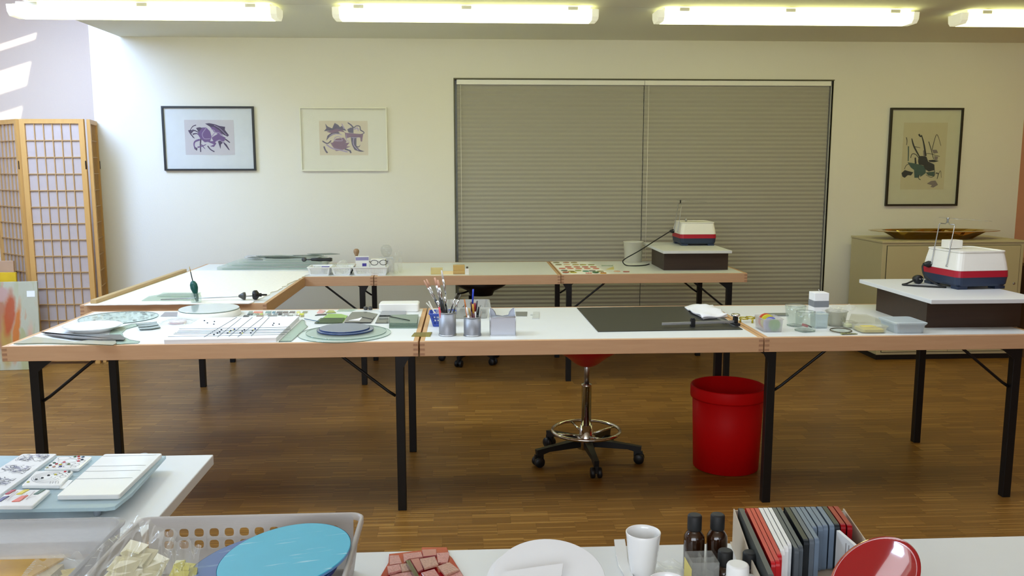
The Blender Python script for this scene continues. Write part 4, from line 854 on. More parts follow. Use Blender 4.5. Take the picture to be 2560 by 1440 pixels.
for k, (u, v) in enumerate(((574, 830.8), (583, 826), (606, 834.2), (634, 825.5))): bead(ORD[k]+' from the left of four yellow beads on the rod grid', u, v, ZBD+.0042, cols[2], 'beads on the rod grid', .0034)
for k, (u, v) in enumerate(((511, 802.5), (518.5, 808.5), (534.5, 811.5), (536, 805))): bead(ORD[k]+' from the left of four loose dark beads, left of the rods', u, v, ZBD+.0001, cols[0], 'loose beads left of the grid', .0036)
for k, (u, v) in enumerate(((682, 814), (684.5, 809.5), (698, 811.5))): bead(ORD[k]+' from the left of three loose dark beads, right of the rods', u, v, ZBD+.0001, cols[0], 'loose beads right of the grid', .0036)
sheet('greenish clear glass sheet pushed against the right side of the gridded board', [(697, 852.8), (728, 852), (769, 815.3), (763, 810), (762, 801), (755, 798.5)], ZT+.0002, .004, M['clear_green'], DE)
# mosaic chips behind the board
CH = [(270, 311, 150, (52, 56, 54), 'charcoal'), (345, 268, 80, (40, 70, 76), 'dark teal'), (432, 290, 70, (60, 62, 60), 'black grey'), (390, 222, 110, (150, 158, 140), 'grey sage'), (590, 197, 250, (232, 146, 120), 'long coral'), (490, 255, 60, (176, 190, 168), 'pale sage'), (575, 262, 80, (150, 156, 130), 'olive grey'), (680, 262, 80, (190, 196, 90), 'yellow green'), (640, 310, 190, (150, 128, 112), 'brown'), (790, 262, 90, (206, 206, 190), 'pale cream'), (860, 200, 150, (120, 156, 150), 'sea green'), (1010, 205, 80, (100, 136, 150), 'blue teal'), (890, 262, 90, (140, 146, 144), 'mid grey'), (970, 311, 240, (112, 116, 114), 'long grey'), (1050, 262, 110, (130, 146, 154), 'slate blue'), (1160, 215, 150, (96, 92, 92), 'square grey'), (1320, 215, 140, (112, 98, 94), 'square brown grey'), (1500, 212, 150, (110, 96, 92), 'large brown grey'), (1180, 268, 100, (44, 46, 48), 'black'), (1340, 268, 130, (156, 152, 150), 'pale grey'), (1250, 311, 80, (150, 150, 148), 'small grey'), (1470, 268, 90, (232, 232, 226), 'white'), (1440, 311, 160, (120, 120, 118), 'thin grey'), (1590, 268, 80, (214, 216, 206), 'clear'), (1660, 205, 90, (226, 220, 130), 'pale yellow'), (1750, 262, 120, (206, 212, 40), 'bright yellow'), (1840, 208, 130, (150, 152, 112), 'olive'), (1650, 311, 110, (150, 136, 120), 'beige'), (1770, 311, 80, (142, 140, 66), 'moss')]
for u, v, wd, c, nm in CH:
    X0, Y0 = 590+u/10.667, 760+v/10.667; Y0 = 779.6 if v < 230 else (784.6 if v < 300 else 789.2); hw = wd/2/10.667*.94; sl = 2.0
    sheet('%s glass chip in the mosaic row behind the gridded board' % nm, [(X0-hw-sl*.5, Y0+1.9), (X0+hw-sl*.5, Y0+1.7), (X0+hw+sl*.5, Y0-1.9), (X0-hw+sl*.5, Y0-1.7)], ZT+.0002, .0035, plain(*c, rough=.2), None, 'glass_chip', 'glass chip', 'mosaic chips behind the board')
# round clear discs with two blue discs
o = disc('glass_disc', 'largest clear glass disc, lowest of the pile at the front of the left table', 'disc', 862, 832.5, 114, ZT+.0002, .004, M['clear'], edge=M['clear_edge'], n=64)
disc('glass_disc', 'second clear glass disc of the pile, under the blue discs', 'disc', 866, 828.5, 99, ZT+.0045, .004, M['clear'], edge=M['clear_edge'], n=64)
bl = mat('slate_blue_glass', (92, 108, 132), .12, coat=.4); ble = mat('deep_blue_edge', (34, 56, 112), .15)
disc('glass_disc', 'lower and larger slate blue glass disc of the pile', 'disc', 863.5, 822, 70, ZT+.0090, .004, bl, edge=ble, n=56)
disc('glass_disc', 'upper and smaller slate blue glass disc on top of the pile', 'disc', 861.5, 818.5, 62, ZT+.0134, .004, bl, edge=ble, n=56)
def K(*pts): return [(740+x/7.314, 760+y/7.314) for x, y in pts]
sheet('bright lime green glass tile with a cut corner', K((375, 343), (590, 175), (830, 182), (945, 213), (845, 343)), ZT+.0002, .003, mat('lime_glass', (128, 176, 40), .15), DE)
sheet('smoky clear glass sheet lying over the lime green tile', K((338, 345), (455, 252), (890, 252), (838, 342)), ZT+.0034, .003, glass('smoke_glass', (212, 218, 206), .78, body=(110, 130, 100)), BE)
sheet('dark grey glass tile with a cut corner, right of the lime green one', K((890, 335), (962, 225), (1025, 145), (1290, 140), (1490, 180), (1370, 335)), ZT+.0002, .003, mat('dark_grey_glass', (96, 100, 92), .15), BE)
sheet('narrow grey glass sheet lying over the dark grey tile', K((886, 333), (950, 232), (1430, 235), (1366, 333)), ZT+.0034, .003, mat('warm_grey_glass', (106, 104, 98), .15), BE)
sheet('white paper triangle on the dark grey glass tile', K((960, 298), (1120, 270), (1210, 242), (1160, 302)), ZT+.0066, .0012, M['paper'], None, 'paper_scrap', 'paper')
rod('thin black glass stick on the dark grey tile', (904, 792), (933, 798), ZT+.0068, .0012, M['black_plastic'])
sheet('mid grey glass plate lying before the white block', K((1525, 203), (1575, 126), (2012, 126), (2012, 188), (1745, 203)), ZT+.0034, .004, mat('mid_grey_glass', (132, 134, 136), .15), BE)
sheet('dark glass square under the grey plate, left of the sheet stack', K((1448, 345), (1512, 215), (1690, 215), (1690, 345)), ZT+.0002, .003, mat('dark_grey_glass', (96, 100, 92), .15), BE)
for k in range(5):
    sheet('%s clear greenish sheet in the small stack beside the table joint' % ['lowest', 'second', 'third', 'fourth', 'topmost'][k], K((1702+3*k, 435-22*k), (1708, 262-10*k), (1765, 215-5*k), (2238, 210-5*k), (2222-3*k, 435-22*k)), ZT+.0002+.0032*k, .003, M['clear_green'], M['clear_edge'], group='small stack of clear sheets')
rod('long black glass stick across the stack of clear sheets', (966, 789.5), (1024, 801), ZT+.0163, .0022, BE)
rod('short black glass stick on the dark glass square', (948, 790.5), (971, 789.8), ZT+.0080, .002, BE)
rod('slate blue glass stick at the left of the lime green tile', (761, 797), (798, 804), ZT+.0040, .0020, mat('slate_blue_stick', (66, 104, 126), .2))
sheet('thin black glass sliver behind the lime green tile', K((345, 205), (400, 182), (560, 176), (555, 192)), ZT+.0002, .003, BE, None, 'glass_sliver', 'glass sliver')
sheet('pink glass chip behind the lime green tile', K((380, 158), (430, 105), (540, 120), (485, 162)), ZT+.0002, .003, plain(228, 166, 156, .2), None, 'glass_chip', 'glass chip')
sheet('olive yellow glass chip behind the lime green tile', K((548, 158), (600, 112), (690, 115), (730, 155)), ZT+.0002, .003, plain(166, 176, 70, .2), DE, 'glass_chip', 'glass chip')
sheet('thin clear glass sheet at the back edge behind the dark grey tile', K((745, 132), (800, 88), (1130, 84), (1010, 130)), ZT+.0002, .003, M['clear_green'], None)
for k, u in enumerate((913, 925)):
    c = at(u, 776.5, ZT); q = MB(); q.lathe([(.004, 0), (.010, .002), (.0115, .009), (.009, .016), (.003, .019)], 14); tag(q.build('knob', plain(62, 60, 58, .3), None, (c.x, c.y+.02, ZT)), ['left', 'right'][k]+' of two small dark round knobs behind the grey tile', 'knob')
a, b2 = at(947, 781, ZT), at(1047, 780, ZT); q = MB(); q.prism(rrect(b2.x-a.x, .105, .012), 0, .041, bev=.006); tag(q.build('white_block', M['ivory'], None, ((a.x+b2.x)/2, a.y+.055, ZT)), 'white rounded rectangular block at the back right of the front left table', 'block')
sheet('small yellowish clear glass piece bridging the joint between front tables', K((2112, 585), (2165, 522), (2488, 512), (2450, 588)), ZT+.0002, .003, glass('yellowish_glass', (226, 220, 176), .7, body=(200, 192, 120)), mat('yellow_edge', (150, 142, 70), .2))

# ================================================================== FRONT MIDDLE TABLE
c1 = at(1119, 838, ZT); c2 = at(1181, 838.5, ZT)
def mesh_cup(label, c, r, h):
    t = thing('pen_cup', label, 'cup', (c.x, c.y, ZT), group='silver mesh cups on the middle table')
    q = MB(); q.lathe([(r, .004), (r, h-.003), (r-.0015, h-.003), (r-.0015, .004)], 40, cap0=False, cap1=False); q.build('mesh_body', M['mesh_silver'], t)
    q = MB(); q.lathe([(r+.0022, 0), (r+.0022, .006), (0, .006)], 40, cap1=False); q.build('base', M['steel'], t)
    q = MB(); q.tube([(r*math.cos(2*PI*i/36), r*math.sin(2*PI*i/36), h-.002) for i in range(36)], .0018, 6, closed=True); q.build('rim', M['steel'], t)
    return t
mesh_cup('taller silver mesh cup full of paint brushes', c1, .0365, .102); mesh_cup('shorter silver mesh cup full of pens and pencils', c2, .0365, .083)
def stick(name, label, cat, c, tip, bx_, by_, segs, group):
    """segs: (part name, material, r0, r1, fraction0, fraction1) from base to tip"""
    B = Vector((c.x+bx_, c.y+by_, ZT+.0085)); d = tip-B; L = d.length
    t = thing(name, label, cat, tuple(B), group=group); t.rotation_mode = 'QUATERNION'; t.rotation_quaternion = d.to_track_quat('Z', 'Y')
    for nm, m, r0, r1, f0, f1 in segs: q = MB(); q.tube([(0, 0, L*f0), (0, 0, L*(f0+f1)/2), (0, 0, L*f1)], [r0, (r0+r1)/2*1.05, r1], 10); q.build(nm, m, t)
    return t
bri, fer, hb = plain(206, 160, 136, .8), mat('ferrule_nickel', (206, 206, 208), .25, metal=1), M['black_plastic']
gbri = plain(104, 100, 86, .8)
G = 'brushes in the taller mesh cup'
def brush(label, x, y, dy, bx_, by_, k=1.0, br=bri, hd=hb):
    stick('paint_brush', label, 'brush', c1, aty(x, y, c1.y+dy), bx_, by_, [('handle', hd, .0022*k, .0036*k, 0, .62), ('ferrule', fer, .0036*k, .0044*k, .62, .86), ('bristles', br, .0044*k, .0028*k, .86, 1)], G)
brush('leftmost brush in the tall mesh cup, thin with pink bristles', 1060, 701, .00, .020, .008, .85)
brush('brush with pink bristles, second from left in the tall mesh cup', 1066, 698, .018, .012, .018, .95)
brush('wide brush with pale bristles near the middle of the tall mesh cup', 1087, 694, .006, .002, -.010, 1.25)
brush('wide steel ferruled brush just right of the pale bristled one', 1094, 700, -.012, .010, -.014, 1.25)
brush('tallest brush in the cup, with a clear plastic handle', 1104, 676, .012, .020, .016, 1.1, plain(206, 204, 204, .7), M['acrylic'])
brush('small dark bristled brush leaning right in the tall mesh cup', 1142, 733, .010, -.018, .010, .85, gbri)
brush('second dark bristled brush leaning right, beside the first', 1152, 736, -.006, -.012, -.010, .9, gbri)
stick('paint_brush', 'short flat brush with a broad steel ferrule leaning low in the tall cup', 'brush', c1, aty(1093, 752, c1.y-.018), .012, -.012, [('handle', hb, .003, .004, 0, .72), ('ferrule', fer, .005, .007, .72, 1)], G)
stick('paint_brush', 'brush turned upside down with twin steel band in the tall cup', 'brush', c1, aty(1112, 742, c1.y+.004), .008, .004, [('bristles', hb, .003, .0045, 0, .76), ('ferrule', fer, .005, .0045, .76, 1)], G)
stick('eraser_stick', 'red eraser stick at the left rim of the tall mesh cup', 'eraser', c1, aty(1098, 768, c1.y-.02), -.016, -.016, [('body', plain(214, 84, 92, .6), .004, .0045, 0, 1)], G)
G = 'pens and pencils in the shorter mesh cup'
def pen(label, x, y, dy, bx_, by_, m1, r=.0038, m2=None, f=.7, cat='pencil', name='pencil'):
    stick(name, label, cat, c2, aty(x, y, c2.y+dy), bx_, by_, [('barrel', m1, r, r, 0, f), ('tip', m2 or m1, r*.98, r*.7 if m2 is None else r, f, 1)], G)
pen('orange pencil at the left of the shorter mesh cup', 1161, 748, .010, -.010, .012, plain(206, 120, 50, .5), .0034)
pen('white marker leaning left in the front of the shorter mesh cup', 1166, 768, -.018, -.002, -.022, M['white_plastic'], .0042)
pen('mauve and tan pencil beside the white marker in the shorter cup', 1172, 770, -.012, .010, -.018, plain(150, 116, 120, .5), .0036, plain(190, 160, 100, .5))
pen('dark maroon pen standing in the middle of the shorter cup', 1178, 755, .0, .006, -.004, plain(74, 24, 34, .4), .0044)
pen('maroon felt pen with ochre cap in the shorter cup', 1182, 760, -.022, .014, -.026, plain(84, 26, 30, .4), .0042, plain(196, 150, 60, .5))
pen('tall blue pen rising above the others in the shorter mesh cup', 1183, 723, .016, -.004, .020, M['white_plastic'], .0036, plain(36, 66, 190, .4), .62, 'pen', 'ballpoint_pen')
pen('white pen with red band in the shorter mesh cup', 1187, 757, -.008, .012, -.010, M['white_plastic'], .0044, plain(140, 30, 40, .4), .72, 'pen', 'felt_pen')
pen('black marker leaning right in the shorter mesh cup', 1197, 767, .004, .012, .006, M['black_plastic'], .0048, None, .7, 'pen', 'marker_pen')
pen('slim grey pencil at the right rim of the shorter mesh cup', 1204, 778, -.010, .018, -.012, plain(170, 162, 150, .5), .0026)
pen('dark violet pen at the back right of the shorter mesh cup', 1193, 752, .020, .004, .022, plain(70, 52, 70, .4), .0040, None, .7, 'pen', 'felt_pen')
# blue slotted basket with plastic inside
a = at(1072, 822, ZT); basket('small blue plastic basket with white plastic inside, left of the tall mesh cup', a.x+.002, a.x+.118, a.y-.008+.04, a.y+.10+.04, ZT, .062, plain(54, 80, 172, .4), 6, 6, 3, None, .016, .004)
bc = (a.x+.062, a.y+.085)
crumple('plastic_wrap', 'crumpled white plastic film in the small blue basket', 'plastic bag', (bc[0], bc[1], ZT+.0035), .036, .034, .085, M['film'], 9)
for k, (x, y) in enumerate(((1066, 757), (1072, 753))):
    B = Vector((bc[0]-.024-.008*k+.03*0, bc[1]-.030, ZT+.05)); tp = aty(x, y, bc[1]-.01); t = thing('plastic_spatula', ['left', 'right'][k]+' white plastic spatula sticking out of the small blue basket', 'spatula', tuple(B), group='white spatulas'); t.rotation_mode = 'QUATERNION'; d = tp-B; t.rotation_quaternion = d.to_track_quat('Z', 'Y')
    q = MB(); q.loft([[(-.003, -.001, 0), (.003, -.001, 0), (.003, .001, 0), (-.003, .001, 0)], [(-.0045, -.0008, d.length), (.0045, -.0008, d.length), (.0045, .0008, d.length), (-.0045, .0008, d.length)]]); q.build('blade', M['ivory'], t)
# translucent white basket with clips
a, b2 = at(1118, 799, ZT), at(1224, 799, ZT)
t = thing('plastic_tub', 'translucent white plastic tub of black clips behind the mesh cups', 'tub', ((a.x+b2.x)/2, a.y+.13, ZT)); w = (b2.x-a.x)/2
def tub(t, w, d, h, m, taper=.012, rim=.007, r=.012, wall='tub_body'):
    q = MB(); q.loft([ring3(rrect(2*(w-taper), 2*(d-taper), r, 3), 0), ring3(rrect(2*w, 2*d, r, 3), h), ring3(rrect(2*w-.004, 2*d-.004, r, 3), h), ring3(rrect(2*(w-taper)-.004, 2*(d-taper)-.004, r, 3), .003)]); q.build(wall, m, t)
    q = MB(); q.loft([ring3(rrect(2*w, 2*d, r, 3), h-.003), ring3(rrect(2*w+2*rim, 2*d+2*rim, r+.004, 3), h-.003), ring3(rrect(2*w+2*rim, 2*d+2*rim, r+.004, 3), h), ring3(rrect(2*w-.002, 2*d-.002, r, 3), h+.0008)], cap0=False, cap1=False); q.build('rim', m, t)
tub(t, w, .125, .056, glass('clear_tub_plastic', (244, 244, 242), .68, .15, body=(236, 236, 234)))
rnd = random.Random(11)
for i in range(7):
    x, y = -.065+.13*(i % 4)/3+rnd.uniform(-.008, .008), -.02+.06*(i//4)+rnd.uniform(-.01, .01)
    cl = thing('binder_clip', ['leftmost', 'second', 'third', 'rightmost', 'leftmost', 'middle', 'rightmost'][i]+(' black binder clip in the front row of the translucent white tub' if i < 4 else ' black binder clip in the back row of the translucent white tub'), 'clip', (t.location.x+x, t.location.y+y-.03, ZT+.0035+.012), rnd.uniform(0, 3), 'black clips in the tub')
    q = MB(); q.prism([(-.014, 0), (.014, 0), (.003, .018), (-.003, .018)], -.012, .012, X=Matrix.Rotation(PI/2, 4, 'X')); q.build('clip_body', M['black_plastic'], cl)
    q = MB(); q.tube([(-.004, -.008, .016), (-.014, -.006, .040), (-.014, .006, .040), (-.004, .008, .016)], .0011, 6); q.build('wire_handle', M['steel'], cl)
# silver mesh memo holder
a, b2 = at(1226, 841, ZT), at(1289, 841, ZT); w = (b2.x-a.x)/2
t = thing('memo_holder', 'silver mesh memo holder with curved sides, right of the pen cups', 'memo holder', ((a.x+b2.x)/2, a.y+.05, ZT))
MF = mat('fine_mesh_front', (196, 200, 210), .45, metal=.35, var=.10, scale=400)
q = MB(); q.box(-w, w, -.050, -.0485, .006, .083); q.build('front_mesh', MF, t)
q = MB(); q.tube([(-w, -.05, .083), (w, -.05, .083)], .0018, 8); q.tube([(-w, -.05, .006), (-w, -.05, .083)], .0016, 8); q.tube([(w, -.05, .006), (w, -.05, .083)], .0016, 8); q.build('front_rim', M['steel'], t)
q = MB(); q.box(-w-.001, w+.001, -.052, .05, 0, .006); q.build('base', M['steel'], t)
for s in (-1, 1):
    q = MB(); q.add([(s*w, -.05, .006), (s*w, .03, .006), (s*w, .03, .104), (s*w, -.05, .084)], [(0, 1, 2, 3)]); q.build('side_mesh', MF, t, solid=.0006)
arc = [(-w, .0305, .108), (-w*.92, .0305, .109), (-w*.76, .0305, .104), (-w*.6, .0305, .092), (-w*.5, .0305, .078), (0, .0305, .074), (w*.5, .0305, .078), (w*.6, .0305, .092), (w*.76, .0305, .104), (w*.92, .0305, .109), (w, .0305, .108)]
q = MB(); q.tube(arc, .0019, 8); q.tube([(-w, .0305, .006), (-w, .0305, .108)], .0016, 8); q.tube([(w, .0305, .006), (w, .0305, .108)], .0016, 8); q.build('curved_rim', M['steel'], t)
n = len(arc); q = MB(); q.add([p for p in arc]+[(p[0], p[1], .006) for p in arc], [(i, i+1, n+i+1, n+i) for i in range(n-1)]); q.build('back_mesh', MF, t, solid=.0006)
q = MB(); q.box(-.045, .045, -.04, .022, 0, .020); tag(q.build('note_paper', M['paper'], None, (t.location.x, t.location.y, ZT+.0062)), 'stack of white note paper inside the silver memo holder', 'paper')
def K5(*pts): return [(1020+x/5.333, 640+y/5.333) for x, y in pts]
sheet('small grey steel plate right of the memo holder', K5((1440, 800), (1435, 742), (1592, 742), (1585, 802)), ZT+.0002, .002, plain(150, 152, 150, .3, metal=.5), None, 'steel_plate', 'plate')
t = flat('scraper', 'small frosted scraper with thin handle, left of the black mat', 'scraper', K5((1655, 828), (1672, 742), (1750, 742), (1745, 828)), ZT+.0002, .004, plain(196, 198, 192, .4)); c = t.location
q = MB(); q.tube([(-.004, 0, .003), (-.026, .004, .003)], .0016, 6); q.build('handle', M['steel'], t)
# black cutting mat, cloth, strip cutter
flat('cutting_mat', 'large black cutting mat on the front middle table', 'cutting mat', [(1442, 769), (1495, 828.5), (1857, 823), (1762, 764.5)], ZT+.0002, .003, mat('black_mat', (46, 46, 42), .42, var=.06, scale=8))
ZM = ZT+.0034
cp = [at(1711, 762, ZM+.02), at(1784, 758, ZM+.02), at(1818, 783, ZM+.02), at(1755, 790, ZM+.02)]; cc = sum(cp, Vector())/4
def clo(u, v):
    p = (cp[3]*(1-u)+cp[2]*u)*(1-v)+(cp[0]*(1-u)+cp[1]*u)*v-cc
    return (p.x+.006*math.sin(9*v+3*u), p.y+.005*math.sin(8*u+1), .010+.005*math.sin(7*u+5*v)+.004*math.sin(13*v-4*u)+(.004 if v < .5 else .010)*math.sin(PI*u)*.8)
t = thing('folded_cloth', 'folded white cloth lying over the back corner of the black mat', 'cloth', (cc.x, cc.y, ZM))
q = MB(); q.grid(clo, 16, 12); q.build('top_fold', mat('white_cotton', (232, 232, 236), .9, bump=.3, scale=120), t, solid=.006)
q = MB(); q.grid(lambda u, v: (lambda p: (p[0]*.97+.006, p[1]*.96, .0045+.0015*math.sin(6*u+3*v)))(clo(u, v)), 12, 10); q.build('under_fold', mat('white_cotton', (232, 232, 236), .9), t, solid=.006)
a, b2 = at(1655, 812, ZM+.012), at(1838, 806, ZM+.012); t = thing('strip_cutter', 'glass strip cutter with silver bar, black clamp and round chrome knob on the mat', 'strip cutter', (a.x, a.y, ZM), math.atan2(b2.y-a.y, b2.x-a.x)); L = (b2-a).xy.length
q = MB(); q.box(0, L, -.004, .004, .010, .022); q.build('guide_bar', plain(176, 178, 180, .3, metal=.7), t, bevel=.001)
x = L*.415; q = MB(); q.box(x-.010, x+.010, -.008, .008, .0, .034); q.lathe([(.009, .034), (.010, .037), (.008, .040)], 14, X=Matrix.Translation((x, 0, 0))); q.build('sliding_clamp', M['black_plastic'], t, bevel=.0015)
q = MB(); q.box(L-.016, L+.012, -.030, .022, .0, .012); q.box(L-.008, L+.010, -.010, .010, .012, .038); q.build('end_post', M['black_plastic'], t, bevel=.0015)
q = MB(); q.lathe([(.006, .038), (.0195, .041), (.0205, .046), (.018, .051), (.0, .053)], 24, cap1=False, X=Matrix.Translation((L+.001, 0, 0))); q.build('knob', M['chrome'], t)
q = MB(); q.box(L-.020, L-.004, -.030, .16, .0, .004); q.build('edge_rail', plain(120, 122, 122, .35, metal=.4), t)
for k in range(2): q = MB(); q.tube([(L-.03-.012*k, .02, .0045), (L-.03-.012*k, .07, .0045)], .0025, 8); q.build('guide_pin', M['steel'], t)

# ================================================================== FRONT RIGHT TABLE
c = at(1872, 806, ZT); t = thing('brass_trivet', 'openwork brass trivet at the left end of the right table', 'trivet', (c.x+.01, c.y, ZT))
BR = mat('yellow_brass', (176, 160, 60), .25, metal=.9)
q = MB()
for k in range(3):
    cx_, cy_ = (k-1)*.034, .012*(k % 2); q.tube([(cx_+.021*math.cos(i*PI/3), cy_+.03*math.sin(i*PI/3), .020) for i in range(6)], .003, 6, closed=True)
q.build('openwork_top', BR, t)
for k, (x, y) in enumerate(((-.05, 0), (.05, 0), (0, -.02))): q = MB(); q.lathe([(.005, 0), (.004, .018)], 10, X=Matrix.Translation((x, y, 0))); q.build('foot', BR, t)
flat('grey_strip', 'dark grey strip lying behind the frosted box on the right table', 'strip', [(1912, 788), (1910, 782.5), (1968, 782), (1972, 787.5)], ZT+.0002, .006, plain(120, 124, 116, .4))
# frosted box with coloured discs
a, b2 = at(1909, 832, ZT), at(1960, 832, ZT); w = (b2.x-a.x)/2; bxc = Vector(((a.x+b2.x)/2, a.y+.065, ZT))
t = thing('frosted_box', 'frosted open plastic box holding coloured discs beside the tumblers', 'box', tuple(bxc)); tub(t, w, .062, .058, glass('thin_frosted_box', (246, 246, 246), .72, .2, body=(240, 240, 242)), .004, .003, .008, 'box_body')
def stdisc(label, dx, dy, r, col, ang, dz=0):
    q = MB(); q.lathe([(r-.001, -.002), (r, 0), (r-.001, .002)], 30, smooth=False); tag(q.build('coloured_disc', plain(*col, rough=.4), None, (bxc.x+dx, bxc.y+dy, ZT+.0035+r+dz), (PI/2-ang, 0, 0)), label, 'disc', 'coloured discs in the frosted box')
stdisc('green disc at the front of the frosted box', .010, -.046, .0265, (110, 176, 90), .06); stdisc('lilac disc behind the green one in the frosted box', -.008, -.030, .0275, (170, 172, 214), .10)
stdisc('yellow disc standing in the frosted box', -.004, .000, .0330, (214, 206, 60), .2); stdisc('red orange disc at the back of the frosted box', -.006, .022, .0335, (206, 92, 60), .2); stdisc('blue violet disc in the frosted box before the yellow one', .004, -.015, .0290, (124, 124, 200), .12)
def tumbler(label, u, v, rt, rb, h, rz, tilt=0, content=False):
    c = at(u, v, ZT); t = thing('glass_tumbler', label, 'glass', (c.x, c.y, ZT), rz, 'square based clear tumblers')
    def sq(r, z, k=.35): return [(x, y, z) for x, y in rrect(2*r, 2*r, r*k+.001, 4)]
    q = MB(); q.loft([sq(rb*.94, 0), sq(rb, .006), sq(rb, .018), sq((rt+rb)/2, h*.6, .6), sq(rt, h, .9), sq(rt-.0018, h, .9), sq((rt+rb)/2-.002, h*.6, .6), sq(rb-.004, .020), sq(rb-.008, .014)], True); q.build('glass_body', glass('tumbler_glass', (248, 251, 249), .88, .02, body=(214, 222, 216)), t)
    q = MB(); q.loft([sq(rb*.98, .0015), sq(rb+.0004, .006)], cap0=False, cap1=False); q.build('thick_base_edge', glass('base_glass', (216, 226, 220), .55, .02, body=(150, 164, 158)), t)
    q = MB(); q.tube([(x, y, h) for x, y, z in sq(rt-.001, 0, .9)], .0012, 6, closed=True); q.build('lip', glass('lip_glass', (206, 212, 206), .4, .02, body=(186, 192, 186)), t)
    return t
tumbler('empty clear tumbler standing farther back, left of the candle', 1987, 815, .045, .028, .094, .5)
tb = tumbler('clear tumbler with red and black scraps inside, nearer the table edge', 2012, 828, .040, .035, .088, .3)
t = thing('fabric_scraps', 'red and black scraps lying in the bottom of the nearer tumbler', 'scraps', (tb.location.x, tb.location.y, ZT+.021))
q = MB(); q.prism([(-.022, -.012), (.004, -.02), (.010, .006), (-.010, .012)], 0, .010, X=Matrix.Rotation(.3, 4, 'Y')); q.build('red_scrap', plain(170, 44, 66, .6), t); q = MB(); q.prism([(.000, -.014), (.024, -.018), (.020, .0), (.004, .008)], .0, .006, X=Matrix.Translation((0, 0, .006)) @ Matrix.Rotation(.4, 4, 'Y')); q.build('black_scrap', M['black_plastic'], t)
# candle
a, b2 = at(2034, 800, ZT), at(2071, 800, ZT); w = (b2.x-a.x)/2; H = aty(2050, 733, a.y).z-ZT
t = thing('pillar_candle', 'square white pillar candle with a grey band, behind the clear boxes', 'candle', ((a.x+b2.x)/2, a.y+w, ZT))
zb0, zb1 = aty(2050, 768, a.y).z-ZT, aty(2050, 753, a.y).z-ZT
wax = mat('white_wax', (238, 238, 240), .5)
q = MB(); q.box(-w, w, -w, w, 0, zb0); q.build('lower_wax', wax, t, bevel=.001); q = MB(); q.box(-w-.0004, w+.0004, -w-.0004, w+.0004, zb0, zb1); q.build('grey_band', plain(128, 132, 138, .5), t); q = MB(); q.box(-w, w, -w, w, zb1, H); q.build('upper_wax', wax, t, bevel=.002)
q = MB(); q.tube([(0, 0, H), (0, 0, H+.008), (-.003, 0, H+.013)], .0012, 6); q.build('wick', M['ivory'], t)
a, b2 = at(2037, 822, ZT), at(2072, 822, ZT); t = thing('clear_box', 'small clear plastic box standing before the candle', 'box', ((a.x+b2.x)/2, a.y+.033, ZT)); tub(t, (b2.x-a.x)/2, .032, .066, glass('thin_box_plastic', (244, 249, 250), .7, body=(228, 236, 240)), .002, .002, .006, 'box_body')
c = at(2090, 814, ZT); t = thing('plastic_cup', 'clear plastic cup with a circled triangle mark, wrapped in film', 'cup', (c.x, c.y, ZT))
q = MB(); q.lathe([(.036, 0), (.037, .002), (.046, .064), (.050, .066), (.050, .069), (.045, .068), (.035, .004)], 30); q.build('cup_body', glass('grey_cup_plastic', (236, 236, 230), .66, body=(206, 206, 198)), t)
q = MB(); X = Matrix.Translation((.012, -.0425, .040)) @ Matrix.Rotation(PI/2-.14, 4, 'X')
q.tube([(.0088*math.cos(2*PI*i/20), .0088*math.sin(2*PI*i/20), 0) for i in range(20)], .0007, 5, closed=True, X=X); q.tube([(-.0045, -.003, 0), (.0045, -.003, 0), (0, .0052, 0)], .0006, 5, closed=True, X=X); q.build('triangle_mark', plain(96, 96, 92, .6), t)
def flap(u, v): return ((u-.4)*.13, (v-.5)*.09, .069+.016*u+.010*math.sin(9*u+4*v)+.008*math.sin(7*v))
q = MB(); q.grid(flap, 12, 8); q.build('film_flap', M['film'], t)
c = at(2102, 826, ZT+.006); t = thing('round_lens', 'round lens with dark rim lying at the front of the right table', 'lens', (c.x, c.y, ZT), rot=(.06, 0, .2)); q = MB(); q.tube([(.046*math.cos(2*PI*i/36), .040*math.sin(2*PI*i/36), .0065) for i in range(36)], .0028, 8, closed=True); q.build('lens_rim', plain(96, 90, 74, .35, metal=.4), t); q = MB(); q.lathe([(.038, .0055), (.030, .0075), (0, .0085)], 30, cap1=False); q.build('lens_glass', M['clear'], t)
t = thing('hinge_clasp', 'small olive metal clasp lying beside the round lens', 'clasp', tuple(at(2122, 836, ZT)), .05); 
for k in range(3): q = MB(); q.box(-.035+.024*k, -.016+.024*k, -.008, .006, 0, .007-.0015*k); q.build('link', plain(150, 156, 110, .35, metal=.5), t)
q = MB(); q.tube([(-.034, -.010, .002), (.036, -.006, .002)], .0018, 6); q.build('pin', plain(96, 90, 70, .35, metal=.5), t)
def lidtub(label, u0, u1, v, d, h, m, powder=None, lid=False):
    a, b2 = at(u0, v, ZT), at(u1, v, ZT); w = (b2.x-a.x)/2
    t = thing('plastic_tub', label, 'tub', ((a.x+b2.x)/2, a.y+d, ZT)); tub(t, w, d, h, m, .006, .004, .016)
    if powder:
        q = MB(); q.loft([ring3(rrect(2*(w-.012), 2*(d-.012), .012, 3), .0035), ring3(rrect(2*(w-.012), 2*(d-.012), .012, 3), h*.5), ring3(rrect(w*.8, d*.8, .01, 3), h*.72)]); q.build('powder', powder, t)
    if lid:
        q = MB(); q.loft([ring3(rrect(2*w+.012, 2*d+.012, .018, 3), h+.001), ring3(rrect(2*w+.014, 2*d+.014, .018, 3), h+.007), ring3(rrect(2*w-.004, 2*d-.004, .014, 3), h+.010)]); q.build('lid', m, t)
    return t
tp = glass('tub_plastic', (248, 248, 244), .78, .08, body=(234, 234, 226))
lidtub('low clear tub with yellow powder at the front of the right table', 2154, 2224, 835, .060, .031, tp, plain(206, 190, 96, .9))
